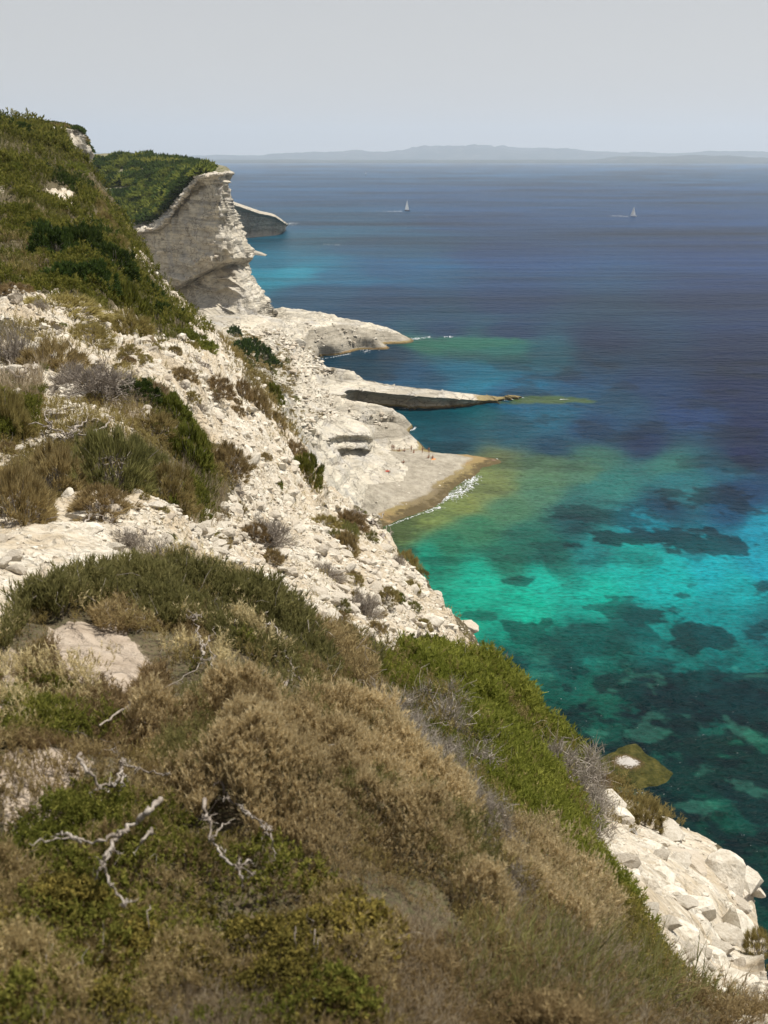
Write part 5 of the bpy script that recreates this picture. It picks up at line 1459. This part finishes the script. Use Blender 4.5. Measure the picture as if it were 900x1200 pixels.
# ------------------------------------------------------------------ bathers
M_SKIN = plain('skin', (.36, .20, .13), .6); M_HAIR = plain('hair', (.04, .025, .02), .6)
def body(pose):
    if pose == 'stand':
        J = dict(p=(0,0,.95), c=(0,-.01,1.2), s=(0,0,1.42), n=(0,.0,1.52), h=(0,.02,1.62), ht=(0,.02,1.72), ls=(-.18,0,1.40), le=(-.25,.02,1.13), lh=(-.26,.08,.88), lf=(-.26,.10,.79),
                 rs=(.18,0,1.40), re=(.28,.0,1.15), rh=(.22,.16,.98), rf=(.18,.2,.93), lp=(-.10,0,.90), lk=(-.12,.02,.5), la=(-.13,-.01,.09), lt=(-.14,.14,.03), rp=(.10,0,.90), rk=(.14,.04,.5), ra=(.16,.0,.09), rt=(.18,.15,.03))
    elif pose == 'sit':
        J = dict(p=(0,0,.12), c=(0,-.06,.36), s=(0,-.08,.58), n=(0,-.06,.68), h=(0,-.03,.78), ht=(0,-.02,.88), ls=(-.18,-.08,.56), le=(-.24,.06,.36), lh=(-.16,.28,.40), lf=(-.12,.34,.40),
                 rs=(.18,-.08,.56), re=(.26,-.16,.34), rh=(.26,-.26,.10), rf=(.28,-.30,.04), lp=(-.10,.04,.12), lk=(-.14,.40,.44), la=(-.14,.62,.09), lt=(-.15,.76,.04), rp=(.10,.04,.12), rk=(.13,.42,.36), ra=(.14,.72,.08), rt=(.15,.85,.05))
    else:
        J = dict(p=(0,0,.12), c=(0,-.25,.13), s=(0,-.47,.14), n=(0,-.57,.14), h=(0,-.67,.16), ht=(0,-.77,.17), ls=(-.18,-.45,.12), le=(-.34,-.62,.08), lh=(-.20,-.80,.08), lf=(-.12,-.84,.08),
                 rs=(.18,-.45,.12), re=(.30,-.22,.08), rh=(.30,.04,.06), rf=(.30,.12,.05), lp=(-.10,.05,.12), lk=(-.12,.42,.26), la=(-.13,.78,.07), lt=(-.14,.88,.14), rp=(.10,.05,.12), rk=(.14,.46,.10), ra=(.16,.88,.07), rt=(.18,.95,.16))
    rad = dict(p=.15,c=.125,s=.12,n=.055,h=.095,ht=.06,ls=.062,le=.042,lh=.03,lf=.022,rs=.062,re=.042,rh=.03,rf=.022,lp=.10,lk=.06,la=.04,lt=.03,rp=.10,rk=.06,ra=.04,rt=.03)
    ed = 'p-c c-s s-n n-h h-ht s-ls ls-le le-lh lh-lf s-rs rs-re re-rh rh-rf p-lp lp-lk lk-la la-lt p-rp rp-rk rk-ra ra-rt'.split()
    names = list(J); me = bpy.data.meshes.new('body'); me.from_pydata([J[k] for k in names], [tuple(names.index(x) for x in q.split('-')) for q in ed], [])
    o = bpy.data.objects.new('body', me); COL.objects.link(o)
    md = o.modifiers.new('s', 'SKIN'); 
    for i, k in enumerate(names): me.skin_vertices[0].data[i].radius = (rad[k], rad[k] * (.75 if k in 'pcs' else 1))
    me.skin_vertices[0].data[0].use_root = True
    o.modifiers.new('u', 'SUBSURF').levels = 1; o.modifiers['u'].render_levels = 1
    dg = bpy.context.evaluated_depsgraph_get(); dg.update()
    out = bpy.data.meshes.new_from_object(o.evaluated_get(dg)); bpy.data.objects.remove(o); out.materials.clear(); out.materials.append(M_SKIN)
    return out, J
BODY = {k: body(k) for k in ('stand', 'sit', 'lie')}
def blob(name, c, sc, mat, parent, cutz=None):
    sv, sf = ICO; V = sv * np.array(sc) + np.array(c)
    mk(name, V, sf, mat, parent=parent, smooth=True)
def _ico():
    import bmesh
    bm = bmesh.new(); bmesh.ops.create_icosphere(bm, subdivisions=2, radius=1)
    a = np.array([q.co[:] for q in bm.verts]), np.array([[q.index for q in f.verts] for f in bm.faces]); bm.free(); return a
ICO = _ico()
def person(u, v, pose, rz, suit, label, hz=None):
    P = on_coast(u, v); o = empty('person', P, rz); tag(o, label, 'person', 'bathers on the flat platform')
    me, J = BODY[pose]; b = bpy.data.objects.new('body', me); COL.objects.link(b); b.parent = o
    h = np.array(J['h']) * .4 + np.array(J['ht']) * .6
    blob('hair', h + np.array([0, -.02, .02]), (.098, .11, .10), M_HAIR, o)
    p = J['p']; blob('swimwear', (p[0], p[1] + .01, p[2] - .01), (.185, .15, .13), suit, o)
SU = [plain('swim_navy', (.02, .03, .08)), plain('swim_red', (.35, .04, .03)), plain('swim_black', (.02, .02, .02)), plain('swim_orange', (.5, .16, .04))]
for u, v, ps, rz, s, lab in [(461.5,528.5,'stand',0,0,'leftmost standing bather on the far edge of the platform'),(459.5,528,'stand',1,2,'bather standing beside the leftmost one'),(468,529,'sit',2,1,'bather sitting near the two leftmost on the far edge'),
     (474,529.5,'sit',1,0,'bather sitting alone on the far edge'),(482,530,'stand',.5,2,'bather standing midway along the far edge'),(485,530.5,'sit',3,1,'bather sitting beside the one midway along the far edge'),
     (495,531,'stand',2,2,'bather standing on the far edge, second from the right'),(502.5,532,'stand',0,2,'rightmost and tallest standing bather in dark swimwear'),(502.5,537,'sit',2.5,3,'bather sitting in front of the rightmost standing one'),
     (507,538,'sit',.5,1,'bather sitting with orange things at the right'),(473,543,'sit',1,2,'single bather sitting on the grey rock below the far edge'),(451,552,'lie',1.9,3,'bather lying on a red towel on the pale rock')]:
    person(u, v, ps, rz, SU[s], lab)
def towel(u, v, c, rz, label):
    P = on_coast(u, v); V = []
    n = 8
    for i in range(n):
        for j in range(5): V.append((i / 7 * 1.9 - .95, j / 4 * .9 - .45, .07 + .03 * math.sin(i * 1.3 + j)))
    V = np.array(V); V = np.vstack([V, V - np.array([0, 0, .03])])
    o = mk('towel', V, [np.vstack([gridfaces(n, 5), gridfaces(n, 5, 40)[:, ::-1]])], plain('towel_cloth', c), smooth=True)
    o.location = P; o.rotation_euler = (0, 0, rz); tag(o, label, 'towel')
towel(452, 552.5, (.45, .08, .04), .3, 'red towel under the lying bather')
towel(508, 539, (.6, .25, .08), 1.2, 'orange towel beside the sitting bather at the right')

# ------------------------------------------------------------------ light and air
w = bpy.data.worlds.new("World"); S.world = w; w.use_nodes = True
nt = w.node_tree; nt.nodes.clear()
sky = nt.nodes.new('ShaderNodeTexSky'); sky.sky_type = 'NISHITA'; sky.sun_disc = False
SUN_EL, SUN_AZ = 67, 62
sky.sun_elevation = R(SUN_EL); sky.sun_rotation = R(SUN_AZ); sky.altitude = 50; sky.air_density = 1.0; sky.dust_density = 2.0; sky.ozone_density = 1.0
bg = nt.nodes.new('ShaderNodeBackground'); bg.inputs['Strength'].default_value = .062
wo = nt.nodes.new('ShaderNodeOutputWorld'); 
# bright haze veil: strongest at the horizon, thin at the zenith
tc = nt.nodes.new('ShaderNodeTexCoord'); sp = nt.nodes.new('ShaderNodeSeparateXYZ'); nt.links.new(tc.outputs['Generated'], sp.inputs[0])
rp = nt.nodes.new('ShaderNodeMapRange'); rp.inputs['From Min'].default_value = 0; rp.inputs['From Max'].default_value = .9; rp.inputs['To Min'].default_value = .85; rp.inputs['To Max'].default_value = .15
nt.links.new(sp.outputs['Z'], rp.inputs['Value'])
mx = nt.nodes.new('ShaderNodeMix'); mx.data_type = 'RGBA'; nt.links.new(rp.outputs[0], mx.inputs['Factor']); nt.links.new(sky.outputs[0], mx.inputs['A'])
mx.inputs['B'].default_value = (9.3, 9.0, 8.65, 1)
nt.links.new(mx.outputs['Result'], bg.inputs[0]); nt.links.new(bg.outputs[0], wo.inputs[0])
sd = bpy.data.lights.new('sun', 'SUN'); sd.energy = 5.0; sd.angle = R(.5); sd.color = (1, .955, .88)
so = bpy.data.objects.new('sun', sd); COL.objects.link(so)
e, a = R(SUN_EL), R(SUN_AZ)
so.rotation_euler = Vector((math.sin(a) * math.cos(e), math.cos(a) * math.cos(e), math.sin(e))).to_track_quat('Z', 'Y').to_euler()
so.location = (0, 0, 200)

HAZE = 4.6e-5
x0, x1, y0, y1, z0, z1 = -31000, 31000, -200, 31000, -8, 900
V = np.array([[x, y, z] for x in (x0, x1) for y in (y0, y1) for z in (z0, z1)], float)
Fc = np.array([[0, 1, 3, 2], [4, 6, 7, 5], [0, 4, 5, 1], [2, 3, 7, 6], [0, 2, 6, 4], [1, 5, 7, 3]])
hm = N('air_haze'); pv = hm.n('ShaderNodeVolumePrincipled'); pv.inputs['Color'].default_value = (.78, .88, 1, 1); pv.inputs['Density'].default_value = HAZE
pv.inputs['Anisotropy'].default_value = .2
hm.l(pv.outputs[0], hm.out.inputs['Volume'])
hz = mk('haze', V, Fc, hm.m); tag(hz, 'pale summer haze over the sea', kind='stuff')

S.render.engine = 'CYCLES'
S.cycles.max_bounces = 6; S.cycles.diffuse_bounces = 3; S.cycles.glossy_bounces = 2; S.cycles.transmission_bounces = 3; S.cycles.volume_bounces = 1; S.cycles.transparent_max_bounces = 8
S.cycles.use_denoising = True
S.cycles.sample_clamp_indirect = 4
S.view_settings.view_transform = 'Standard'; S.view_settings.look = 'None'; S.view_settings.exposure = .28; S.view_settings.gamma = 1
